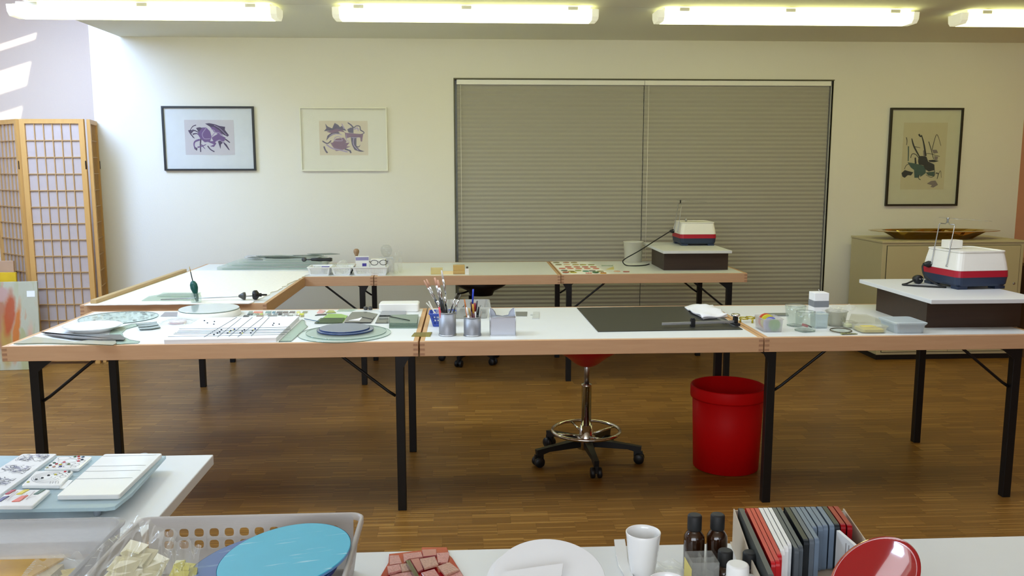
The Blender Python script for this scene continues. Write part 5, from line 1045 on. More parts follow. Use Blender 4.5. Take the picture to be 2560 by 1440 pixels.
lidtub('low clear tub with pale green contents, left of the yellow powder tub', 2112, 2146, 822, .036, .026, tp, plain(206, 210, 160, .9))
lidtub('white lidded plastic tub beside the nearer dark plinth', 2238, 2318, 835, .075, .040, glass('white_tub_plastic', (232, 238, 240), .22, .2, body=(224, 232, 236)), None, True)
flat('plastic_cover', 'flat clear plastic cover lying behind the yellow powder tub', 'cover', [(2120, 805), (2128, 784), (2166, 786), (2228, 806), (2210, 809)], ZT+.0002, .006, tp, bev=.002)

# ================================================================== GLASS SHELF WITH TILES (bottom left)
ZS = .773
t = thing('glass_shelf', 'raised frosted glass shelf on grey feet carrying decorated tiles', 'shelf', (-.95, 1.87, ZT))
W = [at(x, y, ZS) for x, y in ((415, 1139), (330, 1232), (287, 1266), (262, 1269), (-120, 1275), (-60, 1139))]
q = MB(); q.prism([(p.x+.95, p.y-1.87) for p in W], ZS-ZT-.008, ZS-ZT); q.build('glass_top', glass('frosted_sheet_glass', (240, 248, 250), .30, .2, body=(214, 234, 241)), t, bevel=.001)
for u, v in ((244, 1288), (360, 1160), (-60, 1288)):
    p = at(u, v, ZT); q = MB(); q.lathe([(.0065, 0), (.0072, .001), (.0100, .0248)], 20, X=Matrix.Translation((p.x+.95, p.y-1.87, 0))); q.build('foot', plain(150, 158, 168, .4), t)
ENAM = mat('white_enamel_tile', (238, 240, 240), .18, coat=.4, var=.01)
INK = mat('black_ink_line', (58, 58, 66), .5); INKP = mat('grey_violet_ink', (150, 148, 166), .6, var=.2, scale=120)
def tile(label, pts, th=.008, zb=ZS+.0002, group='decorated tiles on the glass shelf'):
    W = [at(x, y, zb+th) for x, y in pts]; c = sum(W, Vector())/4; L = [Vector((p.x-c.x, p.y-c.y)) for p in W]
    o = []
    for i in range(4):       # rounded corners
        a, b, d = L[i-1], L[i], L[(i+1) % 4]; r = .006
        e1 = (a-b).normalized()*r; e2 = (d-b).normalized()*r
        for k in range(5):
            s = k/4; o.append(tuple(b+e1*(1-s)**2+e2*s**2))
    q = MB(); q.prism(o, 0, th, bev=.0018); ob = q.build('enamel_tile', ENAM, None, (c.x, c.y, zb)); tag(ob, label, 'tile', group)
    def uv(u, v): p = (L[0]*(1-u)+L[1]*u)*(1-v)+(L[3]*(1-u)+L[2]*u)*v; return p    # u right, v towards the viewer
    return ob, uv, th
def dline(q, uv, z, pts, w=.0007):
    P3 = [tuple(uv(*p)) for p in pts]; strips(q, P3, w, lambda x, y, l: (x, y, z), 0)
def dots(ob, uv, th, items, r=.0042):
    for k, (u, v, col) in enumerate(items):
        p = uv(u, v); q = MB(); q.lathe([(r*.8, 0), (r, .0008), (r*.6, .0022), (0, .0026)], 10, cap1=False); b = q.build('enamel_dot', plain(*col, rough=.2), ob, (p.x, p.y, th))
def ell(cu, cv, ru, rv, n=16, a0=0, a1=2*PI): return [(cu+ru*math.cos(a0+(a1-a0)*i/n), cv+rv*math.sin(a0+(a1-a0)*i/n)) for i in range(n+1)]
# long panel with three ink drawings
ob, uv, th = tile('long white enamel panel with three ink drawings at the left edge', [(57, 1134), (143, 1134), (0, 1237), (-112, 1237)])
rnd = random.Random(21)
q = MB(); q2 = MB()
for v0, v1, u0, u1 in ((.03, .21, .08, .88), (.31, .52, .10, .84), (.60, .80, .10, .84)):
    for k in range(26):
        a = (rnd.uniform(u0, u1), rnd.uniform(v0, v1)); p = [a]
        for i in range(4): p.append((min(u1, max(u0, p[-1][0]+rnd.uniform(-.16, .20))), min(v1, max(v0, p[-1][1]+rnd.uniform(-.05, .05)))))
        dline(q, uv, th+.0003+.00002*k, curve(p, 4), .0007)
    for k in range(16):
        a, b = rnd.uniform(u0, u1-.1), rnd.uniform(v0, v1-.03); dline(q2, uv, th+.0002+.00002*k, [(a, b), (a+.10, b+rnd.uniform(-.02, .03))], .004)
q.build('ink_drawing', INK, ob)['kind'] = 'stuff'; q2.build('ink_wash', INKP, ob)['kind'] = 'stuff'
# bubble tile
ob, uv, th = tile('small enamel tile with white bubbles and coloured dots, farthest from the camera', [(145, 1141), (231, 1140.5), (196, 1171), (109, 1172)])
q = MB(); rnd = random.Random(5)
for cu, cv, ru, rv in ((.24, .16, .17, .14), (.58, .12, .16, .1), (.52, .38, .17, .15), (.62, .62, .13, .11), (.80, .70, .10, .10), (.62, .84, .11, .10), (.30, .84, .10, .1), (.12, .88, .09, .08), (.44, .86, .07, .08), (.80, .88, .08, .07), (.10, .42, .09, .10), (.88, .42, .07, .09), (.28, .58, .07, .08), (.42, .62, .06, .07)):
    dline(q, uv, th+.0003+.00002*rnd.randint(0, 9), ell(cu, cv, ru, rv), .0007)
q.build('ink_circles', INK, ob)['kind'] = 'stuff'
dots(ob, uv, th, [(.62, .05, (176, 52, 60)), (.76, .08, (60, 84, 110)), (.52, .06, (70, 110, 80)), (.70, .22, (214, 120, 110)), (.82, .30, (40, 48, 70)), (.76, .42, (206, 80, 90)), (.12, .55, (70, 110, 90)), (.22, .64, (176, 60, 70)), (.38, .50, (214, 110, 120)), (.36, .70, (206, 186, 70)), (.42, .84, (74, 66, 140)), (.08, .74, (40, 44, 54)), (.24, .86, (196, 150, 130)), (.06, .92, (190, 196, 160)), (.58, .66, (110, 130, 70))], .0036)
# swirl tile
ob, uv, th = tile('small enamel tile with a fine line swirl, in front of the bubble tile', [(90, 1177), (184, 1177), (150, 1213.5), (53, 1213)])
q = MB()
for k in range(5): dline(q, uv, th+.0003+.00002*k, ell(.42+.03*k, .46, .16+.075*k, .14+.065*k, 20, -.4+.3*k, 4.9+.25*k), .0007)
for k in range(4): dline(q, uv, th+.0004, [(.66+.07*k, .74), (.70+.07*k, .90)], .0007)
for k in range(3): dline(q, uv, th+.0005, ell(.62+.12*k, .2+.1*k, .08, .08, 10), .0007)
q.build('ink_swirl', INK, ob)['kind'] = 'stuff'
dots(ob, uv, th, [(.80, .07, (200, 60, 70)), (.90, .05, (70, 90, 90)), (.62, .28, (206, 196, 80)), (.46, .34, (50, 54, 60)), (.36, .52, (60, 66, 70)), (.24, .62, (80, 86, 90)), (.10, .80, (206, 206, 120)), (.92, .12, (110, 120, 120))], .0032)
# tile with coloured bars
ob, uv, th = tile('enamel tile with zigzag and red, yellow, green and blue bars, nearest the camera', [(26, 1224), (127, 1224), (81, 1265), (-26, 1265)])
for nm, col, pts in (('red_bar', (178, 44, 62), [(.06, .05), (.16, .03), (.11, .30), (.02, .30)]), ('yellow_bar', (214, 196, 44), [(.36, .03), (.48, .02), (.42, .30), (.30, .32)]), ('green_bar', (74, 112, 104), [(.76, .03), (.88, .02), (.82, .30), (.72, .32)]), ('blue_bar', (62, 64, 120), [(.06, .48), (.18, .42), (.14, .74), (.03, .78)]), ('orange_bar', (224, 112, 92), [(.48, .42), (.62, .38), (.58, .74), (.40, .76)])):
    q = MB(); W = [tuple(uv(u, v)) for u, v in pts]; q.prism(W, th+.0001, th+.0014); q.build(nm, plain(*col, rough=.25), ob)
q = MB()
for p in ([(.02, .20), (.26, .14), (.28, .72), (.48, .36)], [(.26, .14), (.20, .14), (.22, .70)], [(.48, .36), (.66, .12), (.70, .66)], [(.56, .30), (.60, .66), (.72, .62)], [(.66, .58), (.84, .44)]): dline(q, uv, th+.0016, p, .0009)
q.build('zigzag_line', plain(106, 66, 66, .5), ob)['kind'] = 'stuff'
flat('paper_slip', 'small white strip peeking from under the ruled white plaque', 'paper', [(149, 1219), (171, 1200), (182, 1200), (163, 1221)], ZS+.0002, .003, M['paper'])
# ruled white plaque
ob, uv, th = tile('large white enamel plaque ruled with four thin lines on the glass shelf', [(262, 1134.5), (406, 1133), (298, 1237), (141, 1239)], .010, group=None)
for v in (.065, .33, .455, .635):
    q = MB(); a, b = uv(.01, v), uv(.93, v-.012); dl = (b-a); q.add([(a.x, a.y-.0006, th+.0003), (b.x, b.y-.0006, th+.0003), (b.x, b.y+.0006, th+.0003), (a.x, a.y+.0006, th+.0003)], [(0, 1, 2, 3)]); q.build('ruled_line', plain(92, 96, 108, .5), ob)

# ================================================================== BASKETS IN THE FOREGROUND
def holed_wall(q, O, U, V, cols, rows, u0, u1, v0, v1, hw, hh, r):
    """plate with rounded holes: O corner, U/V full edges; hole grid between fractions"""
    O, U, V = Vector(O), Vector(U), Vector(V); lu, lv = U.length, V.length
    def p(u, v): return tuple(O+U*(u/lu)+V*(v/lv))
    def quad(a, b, c, d): q.add([p(a, c), p(b, c), p(b, d), p(a, d)], [(0, 1, 2, 3)])
    quad(0, lu, 0, v0*lv); quad(0, lu, v1*lv, lv); quad(0, u0*lu, v0*lv, v1*lv); quad(u1*lu, lu, v0*lv, v1*lv)
    cu, cv = (u1-u0)*lu/cols, (v1-v0)*lv/rows
    for i in range(cols):
        for j in range(rows):
            x, y = u0*lu+cu*(i+.5), v0*lv+cv*(j+.5)
            inn = rrect(hw, hh, r, 3, x, y); out = [(x+cu/2, y+cv/2), (x-cu/2, y+cv/2), (x-cu/2, y-cv/2), (x+cu/2, y-cv/2)]
            vs = [p(*k) for k in inn]+[p(*k) for k in out]; fs = []
            for c in range(4):
                for k in range(3): fs.append((16+c, c*4+k+1, c*4+k))
                fs.append((16+c, 16+(c+1) % 4, ((c+1) % 4)*4, c*4+3))
            q.add(vs, fs)
YB1, YF1 = 1.475, 1.02
pl, pr = aty(352, 1300, YB1), aty(903, 1284, YB1); zr = (pl.z+pr.z)/2; x0, x1 = pl.x, pr.x
t = thing('plastic_basket', 'translucent white plastic basket with rounded holes holding the blue discs', 'basket', ((x0+x1)/2, (YB1+YF1)/2, ZT)); hx, hy, hz = (x1-x0)/2, (YB1-YF1)/2, zr-ZT
FT_ = M['frost_thick']; tp_ = .014
q = MB(); q.prism(rrect(2*(hx-tp_), 2*(hy-tp_), .02), 0, .003); q.build('bottom', FT_, t)
for nm, O, U, V, cols in (('back_panel', (-hx+tp_, hy-tp_, .002), (2*hx-2*tp_, 0, 0), (0, tp_, hz-.002), 12), ('front_panel', (-hx+tp_, -hy+tp_, .002), (2*hx-2*tp_, 0, 0), (0, -tp_, hz-.002), 12), ('side_panel', (-hx+tp_, -hy+tp_, .002), (0, 2*hy-2*tp_, 0), (-tp_, 0, hz-.002), 14), ('side_panel', (hx-tp_, -hy+tp_, .002), (0, 2*hy-2*tp_, 0), (tp_, 0, hz-.002), 14)):
    q = MB(); holed_wall(q, O, U, V, cols, 2, .06, .94, .42, .84, .0165, .0150, .0055); q.build(nm, FT_, t, solid=.0022)
q = MB(); oo, ii = rrect(2*hx+.012, 2*hy+.012, .022, 5), rrect(2*hx-.002, 2*hy-.002, .018, 5)
q.loft([ring3(oo, hz-.009), ring3(oo, hz+.001), ring3(rrect(2*hx+.006, 2*hy+.006, .02, 5), hz+.003), ring3(ii, hz+.001), ring3(ii, hz-.009)], True, cap0=False, cap1=False); q.build('rim', FT_, t)
bt = t
# left clear box
xl, xr = -1.02, x0-.016; YB2 = aty(170, 1295, 1.47).y
t = thing('clear_plastic_box', 'clear plastic storage box at the bottom left corner with yellow glass inside', 'box', ((xl+xr)/2, (YB2+YF1)/2, ZT)); bw, bd = (xr-xl)/2, (YB2-YF1)/2; bh = aty(170, 1295, YB2).z-ZT
CB = glass('storage_box_plastic', (236, 236, 236), .52, .10, body=(226, 226, 228))
tub(t, bw-.006, bd-.006, bh, CB, .010, .006, .022, 'box_body')
flat('glass_sheet', 'golden yellow glass sheet lying in the clear storage box', 'glass sheet', [(-60, 1397), (178, 1385), (60, 1450), (-60, 1450)], ZT+.035, .004, mat('golden_glass', (216, 170, 60), .2, var=.25, scale=14))
o = flat('cream_shards_tray', 'pale sheet under the yellow glass in the clear storage box', 'glass sheet', [(-60, 1420), (160, 1410), (90, 1470), (-60, 1470)], ZT+.0035, .0312, mat('cream_glass_stack', (222, 210, 176), .4, var=.2, scale=30))
# bags of glass
def bag(label, corners, m_in, name, seed, pieces, dz=.003):
    Wc = [at(x, y, z) for x, y, z in corners]; c = sum(Wc, Vector())/4; t = thing('plastic_bag', label, 'plastic bag', tuple(c), group='clear bags of glass'); L = [p-c for p in Wc]; rnd = random.Random(seed)
    def f(u, v, lift=0): p = (L[0]*(1-u)+L[1]*u)*(1-v)+(L[3]*(1-u)+L[2]*u)*v; return p+Vector((0, 0, lift+.004*math.sin(11*u+seed)*math.sin(8*v+2*u)+.003*math.sin(23*u-9*v)))
    q = MB(); q.grid(lambda u, v: tuple(f(u, v, .011)), 22, 22); q.build('film', M['film'], t)
    def piece(pts, zl):
        q = MB(); P4 = [f(u, v, zl) for u, v in pts]; n = (P4[1]-P4[0]).cross(P4[3]-P4[0]).normalized()*.0015
        q.add([tuple(p+n) for p in P4]+[tuple(p-n) for p in P4], [(0, 1, 2, 3), (7, 6, 5, 4), (0, 4, 5, 1), (1, 5, 6, 2), (2, 6, 7, 3), (3, 7, 4, 0)]); q.build(name, m_in, t)
    piece(((.20, .16), (.90, .22), (.93, .95), (.12, .92)), -.017)
    for k in range(pieces):
        u0, v0 = rnd.uniform(.12, .58), rnd.uniform(.22, .70); w, h = rnd.uniform(.22, .40), rnd.uniform(.16, .28); a = rnd.uniform(-.3, .3)
        pts = [(u0, v0), (u0+w, v0+a*.1), (u0+w*.9, v0+h), (u0+.02, v0+h*.85)]; q = MB(); zl = -.002-.0032*(k % 4)
        P4 = [f(min(.97, u), min(.97, v), zl) for u, v in pts]; n = (P4[1]-P4[0]).cross(P4[3]-P4[0]).normalized()*.0015
        q.add([tuple(p+n) for p in P4]+[tuple(p-n) for p in P4], [(0, 1, 2, 3), (7, 6, 5, 4), (0, 4, 5, 1), (1, 5, 6, 2), (2, 6, 7, 3), (3, 7, 4, 0)]); q.build(name, m_in, t)
    q = MB()
    for k in range(9): 
        u = .02+.0; v = .10+.8*k/9; a, b = f(.0, v, .0115), f(.10, v+.02, .0125); q.bar(a, b, .0007, .0007)
    q.build('gathered_edge', M['film'], t)['kind'] = 'stuff'
    return t
CG = mat('cream_shard_glass', (232, 226, 190), .12, var=.12, scale=40, coat=.6); YG = mat('lemon_glass', (212, 204, 84), .12, var=.15, scale=30, coat=.6)
bag('clear bag of cream glass pieces spilling over both plastic containers', [(340, 1304, .872), (446, 1352, .853), (392, 1462, .81), (180, 1462, .862)], CG, 'cream_glass_piece', 4, 16)
bag('clear bag of lemon yellow glass leaning inside the holed basket', [(426, 1362, .852), (505, 1378, .848), (488, 1470, .815), (385, 1470, .82)], YG, 'lemon_glass_piece', 8, 10)
bag('clear bag of amber and cream glass lying in the storage box', [(85, 1418, .815), (200, 1395, .822), (250, 1470, .79), (40, 1475, .79)], mat('amber_shards', (206, 190, 130), .12, var=.25, scale=40, coat=.6), 'amber_glass_piece', 15, 7)
# tilted discs in the holed basket
def tdisc(label, u, v, z, r, rx, ry, th, m, em):
    c = at(u, v, z); o = MB(); o.lathe([(r-.001, 0), (r, .001), (r, th-.001), (r-.001, th)], 72, smooth=False); ob = o.build('glass_disc', m, None, c, (rx, ry, 0)); tag(ob, label, 'disc', 'blue glass discs in the holed basket')
    q = MB(); q.lathe([(r+.0003, .0006), (r+.0004, th-.0006)], 72, cap0=False, cap1=False); q.build('cut_edge', em, ob); return ob
def streak(name, c1_, c2_, scale, lo=.62, hi=.78):
    m = mat(name, c1_, .35); nt = m.node_tree; b = nt.nodes['Principled BSDF']; tc = nt.nodes['Texture Coordinate']; mp = nt.nodes.new('ShaderNodeMapping'); mp.inputs['Scale'].default_value = scale
    nz = nt.nodes.new('ShaderNodeTexNoise'); nz.inputs['Scale'].default_value = 1; nz.inputs['Detail'].default_value = 6; rp = nt.nodes.new('ShaderNodeMapRange'); rp.inputs[1].default_value = lo; rp.inputs[2].default_value = hi
    mx = nt.nodes.new('ShaderNodeMix'); mx.data_type = 'RGBA'; L = nt.links.new
    L(tc.outputs['Object'], mp.inputs[0]); L(mp.outputs[0], nz.inputs['Vector']); L(nz.outputs[0], rp.inputs[0]); L(rp.outputs[0], mx.inputs[0]); L(nt.nodes['Mix'].outputs[2], mx.inputs[6]); mx.inputs[7].default_value = lin(c2_)+(1,); L(mx.outputs[2], b.inputs['Base Color']); return m
tdisc('dark blue streaked glass disc under the turquoise one in the holed basket', 655, 1430, .824, .121, .05, -.10, .006, streak('ultramarine_glass', (62, 96, 156), (150, 180, 200), (12, 90, 40)), mat('ultramarine_edge', (40, 52, 120), .2))
tdisc('turquoise streaked glass disc on top of the dark blue disc', 713, 1394, .838, .1045, .06, -.115, .005, streak('turquoise_glass', (54, 172, 204), (196, 226, 234), (10, 120, 40)), mat('pale_blue_edge', (96, 140, 190), .2))
q = MB(); q.prism(rrect(.20, .20, .01), 0, .052); tag(q.build('glass_stack', streak('stacked_glass', (92, 120, 150), (150, 170, 180), (6, 6, 200)), None, (bt.location.x+.05, 1.22, ZT+.0033)), 'stack of square blue grey glass under the discs in the holed basket', 'glass stack')

# ================================================================== RED MOSAIC PIECE, PLATES, SCOOP
def KR(*pts): return [(940+x/10.667, 1350+y/10.667) for x, y in pts]
RED = mat('red_sheet_glass', (172, 26, 32), .2, spec=.3)
mo = thing('mosaic_panel', 'red glass panel covered with pink textured glass squares', 'mosaic panel', tuple(at(1055, 1420, ZT)))
def mpart(nm, pts, z0, th, m):
    W = [at(x, y, ZT+z0+th) for x, y in pts]; q = MB(); q.prism([(p.x-mo.location.x, p.y-mo.location.y) for p in W], z0, z0+th, .0008); return q.build(nm, m, mo)
mpart('base_glass', KR((350, 370), (1210, 268), (1225, 190), (1890, 188), (1950, 390), (2030, 470), (2400, 1060), (2200, 1300), (300, 1300), (60, 1060), (330, 600)), .0002, .004, RED)
PK = mat('pink_textured_glass', (206, 140, 132), .2, var=.28, scale=220, coat=.5, bump=.8); PK2 = mat('rose_textured_glass', (198, 150, 130), .2, var=.3, scale=240, coat=.5, bump=.8); PK3 = mat('deep_rose_glass', (178, 96, 104), .2, var=.12, scale=120, coat=.5)
for pts, z, m in ((((365, 410), (610, 400), (690, 610), (365, 665)), 0, PK), (((720, 360), (1200, 312), (1250, 440), (870, 500), (750, 590)), 0, PK), (((1222, 255), (1610, 240), (1610, 400), (1262, 440)), 0, PK3), (((1615, 345), (1940, 320), (1958, 390), (1912, 590), (1650, 600)), 0, PK), (((300, 690), (630, 640), (680, 790), (330, 890)), .004, PK), (((640, 640), (810, 612), (930, 790), (690, 845)), 0, PK2), (((920, 510), (1140, 480), (1262, 770), (1120, 850)), 0, PK3), (((1170, 500), (1570, 430), (1662, 650), (1290, 752)), .004, PK2), (((1640, 690), (1960, 585), (2215, 780), (1840, 930)), .004, PK2), (((1200, 870), (1560, 765), (1690, 960), (1300, 1030)), 0, PK), (((380, 910), (950, 840), (1040, 1000), (350, 1040)), 0, PK), (((1850, 950), (2220, 800), (2330, 960), (1900, 1060)), 0, PK)):
    mpart('glass_square', KR(*pts), .0043+z, .004, m)
for k in range(2):
    pts = KR((790+60*k, 520-8*k), (840+60*k, 505-8*k), (1130+60*k, 1000), (1070+60*k, 1000)); W = [at(x, y, ZT+.018) for x, y in pts]
    q = MB(); q.prism([(p.x-mo.location.x, p.y-mo.location.y) for p in W], .0085, .016); q.build('dark_glass_strip', mat('bronze_strip_glass', (84, 76, 56), .15, coat=.5), mo)
PW = mat('white_fired_clay', (234, 234, 236), .6, var=.01)
p = at(1367, 1448, ZT+.036); r = 141*mpp(p)
q = MB(); q.lathe([(r-.001, 0), (r, .001), (r, .005), (r-.001, .006)], 64, smooth=False)
tag(q.build('round_plate', PW, None, (p.x+.004, p.y, ZT+.0345), (.29, 0, 0)), 'white round disc tilted on a second one at the bottom centre', 'plate', 'white round discs at the bottom centre')
q = MB(); q.lathe([(r-.003, 0), (r-.002, .001), (r-.002, .005), (r-.003, .006)], 64, smooth=False)
tag(q.build('round_plate', PW, None, (p.x-.010, p.y-.002, ZT+.0262), (.29, .0, 0)), 'lower white round disc peeking out behind the upper disc', 'plate', 'white round discs at the bottom centre')
zw = ZT+.044
W = [at(x, y, zw+.012) for x, y in ((1258, 1428), (1407, 1413), (1404, 1432), (1360, 1470), (1240, 1470))]; c = sum(W, Vector())/5
q = MB(); q.prism([(a.x-c.x, a.y-c.y) for a in W], 0, .010); tag(q.build('clay_wedge', PW, None, (c.x, c.y, zw-.0025), (.29, 0, 0)), 'thick white wedge lying on the upper white round disc', 'wedge')
# white porcelain spoon / scoop
S = [(1535, 1348), (1562, 1347), (1567, 1375), (1570, 1400), (1577, 1425), (1590, 1455), (1566, 1455), (1558, 1432), (1546, 1412), (1540, 1388)]
o = flat('porcelain_scoop', 'flat white porcelain scoop lying beside the white cup', 'scoop', S, ZT+.0002, .004, M['porcelain'], bev=.0012)
def cup(label, u, v, rt, rb, h):
    c = at(u, v, ZT); t = thing('espresso_cup', label, 'cup', (c.x, c.y, ZT), group='handleless white cups')
    q = MB(); q.lathe([(0, .002), (rb-.003, .0015), (rb-.001, 0), (rb, .002), (rb+(rt-rb)*.35, h*.3), (rt-.0006, h*.92), (rt, h-.001), (rt-.001, h), (rt-.0024, h-.001), (rt-.0035, h*.9), (rb+(rt-rb)*.35-.003, h*.3), (rb-.004, .006), (0, .005)], 48, cap0=False, cap1=False); q.build('cup_body', M['porcelain'], t); return t
cup('white handleless porcelain cup standing beside the flat scoop', 1606, 1433, .0308, .0215, .078)
p = aty(1661, 1452, 1.296); t = cup('second white cup cut off by the bottom edge of the photo', 1661, 1440, .0300, .0215, .078)
yc = 1.30
while px((p.x, yc+.030, ZT+.078))[1] < 1427: yc -= .004
t.location = (at(1661, 1440, ZT+.075).x, yc, ZT)

# ================================================================== BOTTLES
AMB = mat('amber_glass', (52, 26, 10), .06, coat=.6, trans=.35, ior=1.45)
def bottle(label, x, y, r, hb_, rc, hc, group='small amber bottles with black caps'):
    t = thing('amber_bottle', label, 'bottle', (x, y, ZT), group=group)
    q = MB(); q.lathe([(0, .002), (r*.8, .001), (r, .004), (r, hb_*.78), (r*.95, hb_*.87), (r*.74, hb_*.96), (r*.6, hb_), (r*.58, hb_+.004)], 32, cap0=False); q.build('bottle_glass', AMB, t)
    q = MB(); q.lathe([(rc, hb_+.002), (rc+.0004, hb_+.004), (rc+.0004, hb_+hc-.003), (rc-.001, hb_+hc-.0008), (rc-.003, hb_+hc)], 32); q.build('screw_cap', M['rubber'], t); return t
p = at(1733, 1425, ZT); zt_ = aty(1734, 1286, p.y).z-ZT; s = mpp(p)
bottle('amber bottle with black cap, left of the rear pair', p.x, p.y, .0186, zt_-.030, .0122, .030)
p2 = at(1790, 1424, ZT); bottle('amber bottle with black cap, right of the rear pair', p2.x, p.y, .0186, zt_-.030, .0122, .030)
p3 = aty(1817, 1379, 1.338); bottle('amber bottle with black cap, front left one beside the acrylic box', p3.x, 1.345, .0180, p3.z-ZT-.028, .0122, .028)
p4 = aty(1876, 1379, 1.345); bottle('amber bottle with black cap, in front of the cardboard box', p4.x, 1.345, .0180, p4.z-ZT-.028, .0122, .028)
# clear acrylic compartment box
zb_ = .812; A, B, C_, D_ = at(1712, 1378, zb_), at(1795, 1378, zb_), at(1797, 1409, zb_), at(1730, 1409, zb_)
x0, x1, y0, y1 = D_.x, (B.x+C_.x)/2-.004, D_.y, A.y; cx, cy = (x0+x1)/2, (y0+y1)/2; wx, wy, h = (x1-x0)/2, (y1-y0)/2, zb_-ZT
t = thing('acrylic_box', 'clear acrylic box with crossed dividers and a yellow label, before the amber bottles', 'box', (cx, cy, ZT)); AC = glass('acrylic_wall', (246, 246, 244), .86, .03, body=(214, 214, 212))
q = MB()
q.box(-wx, wx, -wy, -wy+.002, .002, h).box(-wx, wx, wy-.002, wy, .002, h).box(-wx, -wx+.002, -wy+.002, wy-.002, .002, h).box(wx-.002, wx, -wy+.002, wy-.002, .002, h); q.build('outer_shell', AC, t)['kind'] = 'stuff'
q = MB(); q.box(-wx, wx, -wy, wy, 0, .002); q.build('bottom', AC, t)
q = MB(); q.box(-.001, .001, -wy+.002, wy-.002, .002, h-.001); q.build('divider', AC, t); q = MB(); q.box(-wx+.002, -.001, -.001, .001, .002, h-.001); q.build('divider', AC, t); q = MB(); q.box(.001, wx-.002, -.001, .001, .002, h-.001); q.build('divider', AC, t)
q = MB(); q.box(-wx-.0006, -wx-.0001, -wy, wy, .004, h-.010); q.build('yellow_label', plain(222, 206, 120, .6), t)
# white bottle in a white tray
p = aty(1868, 1432, 1.318); q = MB(); tx0, tx1 = aty(1803, 1434, 1.318).x, aty(1889, 1434, 1.318).x
t = thing('white_tray', 'white square dish with rounded rim at the bottom edge, around the white bottle', 'dish', ((tx0+tx1)/2, 1.318-.055, ZT)); hh = aty(1868, 1433, 1.318).z-ZT
tub(t, (tx1-tx0)/2-.004, .051, hh, M['white_plastic'], .004, .004, .014, 'dish_body')
p = aty(1845, 1409, 1.272); t = thing('white_bottle', 'plain white plastic bottle with white cap standing in the square dish', 'bottle', (p.x, 1.272, ZT+.0035)); H = p.z-ZT-.0035
q = MB(); q.lathe([(0, 0), (.021, 0), (.022, .003), (.022, H-.045), (.018, H-.034), (.015, H-.031)], 32, cap0=False); q.build('bottle_body', M['white_plastic'], t)
q = MB(); q.lathe([(.0180, H-.030), (.0182, H-.027), (.0178, H-.004), (.0165, H-.001), (.014, H)], 32); q.build('screw_cap', M['white_plastic'], t)
# clear film scrap behind
c = at(1690, 1425, ZT); q = MB(); q.grid(lambda u, v: ((u-.5)*.075, (v-.5)*.07, .004+.004*abs(math.sin(6*u+5*v))+.003*math.sin(15*u)), 10, 10); tag(q.build('film_scrap', M['film'], None, (c.x-.004, c.y-.01, ZT)), 'crumpled clear film scrap lying left of the amber bottles', 'film')

# ================================================================== BOX OF GLAZE SAMPLE SLABS
def K2(x, y): return (1820+x/5.12, 1240+y/5.12)
YK = 1.500
zt_ = aty(*K2(300, 128), YK).z
RG, WG, DG, BK, G1, B1, R2 = mat('red_glaze', (196, 26, 36), .3), mat('white_glaze', (236, 238, 240), .3), mat('slate_glaze', (84, 92, 100), .32, spec=.3), mat('black_glaze', (40, 46, 52), .3, spec=.3), mat('grey_glaze', (100, 110, 122), .32, spec=.3), mat('blue_grey_glaze', (114, 132, 154), .32, spec=.3), mat('deep_red_glaze', (158, 16, 26), .3, spec=.3)
SL = [((160, 140), (830, 1020), mat('graphite_sheet', (70, 74, 74), .4), 'graphite slab at the left end of the cardboard box'), ((238, 130), (800, 850), RG, 'leftmost red glazed slab in the cardboard box'), ((292, 130), (850, 840), RG, 'second red glazed slab from the left in the box'), ((348, 130), (872, 760), RG, 'third red glazed slab, touching the white ones'), ((398, 120), (905, 700), WG, 'leftmost white glazed slab in the cardboard box'), ((462, 125), (916, 660), WG, 'middle white glazed slab in the cardboard box'), ((522, 125), (932, 620), WG, 'rightmost of three white glazed slabs in the box'),
      ((580, 130), (1060, 680), DG, 'left slate grey slab right of the white slabs'), ((650, 140), (1100, 650), DG, 'right slate grey slab right of the white slabs'), ((738, 120), (1150, 570), BK, 'black glazed slab in the middle of the box'), ((800, 112), (1212, 560), G1, 'mid grey glazed slab beside the black one'), ((872, 120), (1300, 550), B1, 'longest blue grey glazed slab in the box'), ((935, 122), (1262, 405), B1, 'second blue grey glazed slab in the box'), ((1012, 125), (1312, 395), B1, 'third blue grey glazed slab in the box'), ((1080, 125), (1350, 385), B1, 'fourth blue grey glazed slab in the box'), ((1158, 120), (1425, 378), B1, 'rightmost blue grey glazed slab in the box'), ((1232, 125), (1474, 372), BK, 'thin black slab beside the two dark red slabs'), ((1312, 130), (1556, 370), R2, 'left dark red glazed slab at the right end of the box'), ((1380, 125), (1632, 380), R2, 'right dark red glazed slab at the right end of the box')]
xs = [at(*K2(*b), zt_).x for b, f, m, l in SL]; ybk = [at(*K2(*b), zt_).y for b, f, m, l in SL]
lean = -.10
yb_ = sum(ybk)/len(ybk); fronts = []
for k, (b, f, m, l) in enumerate(SL):
    gap = min(xs[k+1]-xs[k] if k+1 < len(SL) else .02, xs[k]-xs[k-1] if k else .02); th = min(.0085, gap*.86)
    fp = at(*K2(*f), zt_); yl = yb_-max(fp.y, 1.17); fronts.append(fp)
    ang = -.14
    q = MB(); H = zt_-ZT-.0045; D = yl/math.cos(ang)
    # rounded slab: profile in y-z, extruded along x
    pr_ = rrect(D, H, .007, 3, -D/2, H/2); q.loft([[(-th/2+.0015, y, z) for y, z in [((yy+D/2)*.985-D/2, (zz-H/2)*.97+H/2) for yy, zz in pr_]], [(-th/2, y, z) for y, z in pr_], [(th/2, y, z) for y, z in pr_], [(th/2-.0015, y, z) for y, z in [((yy+D/2)*.985-D/2, (zz-H/2)*.97+H/2) for yy, zz in pr_]]])
    o = q.build('glaze_sample', m, None, (xs[k], yb_, ZT+.0042), (0, 0, ang)); tag(o, l, 'slab', 'glazed sample slabs in the cardboard box')
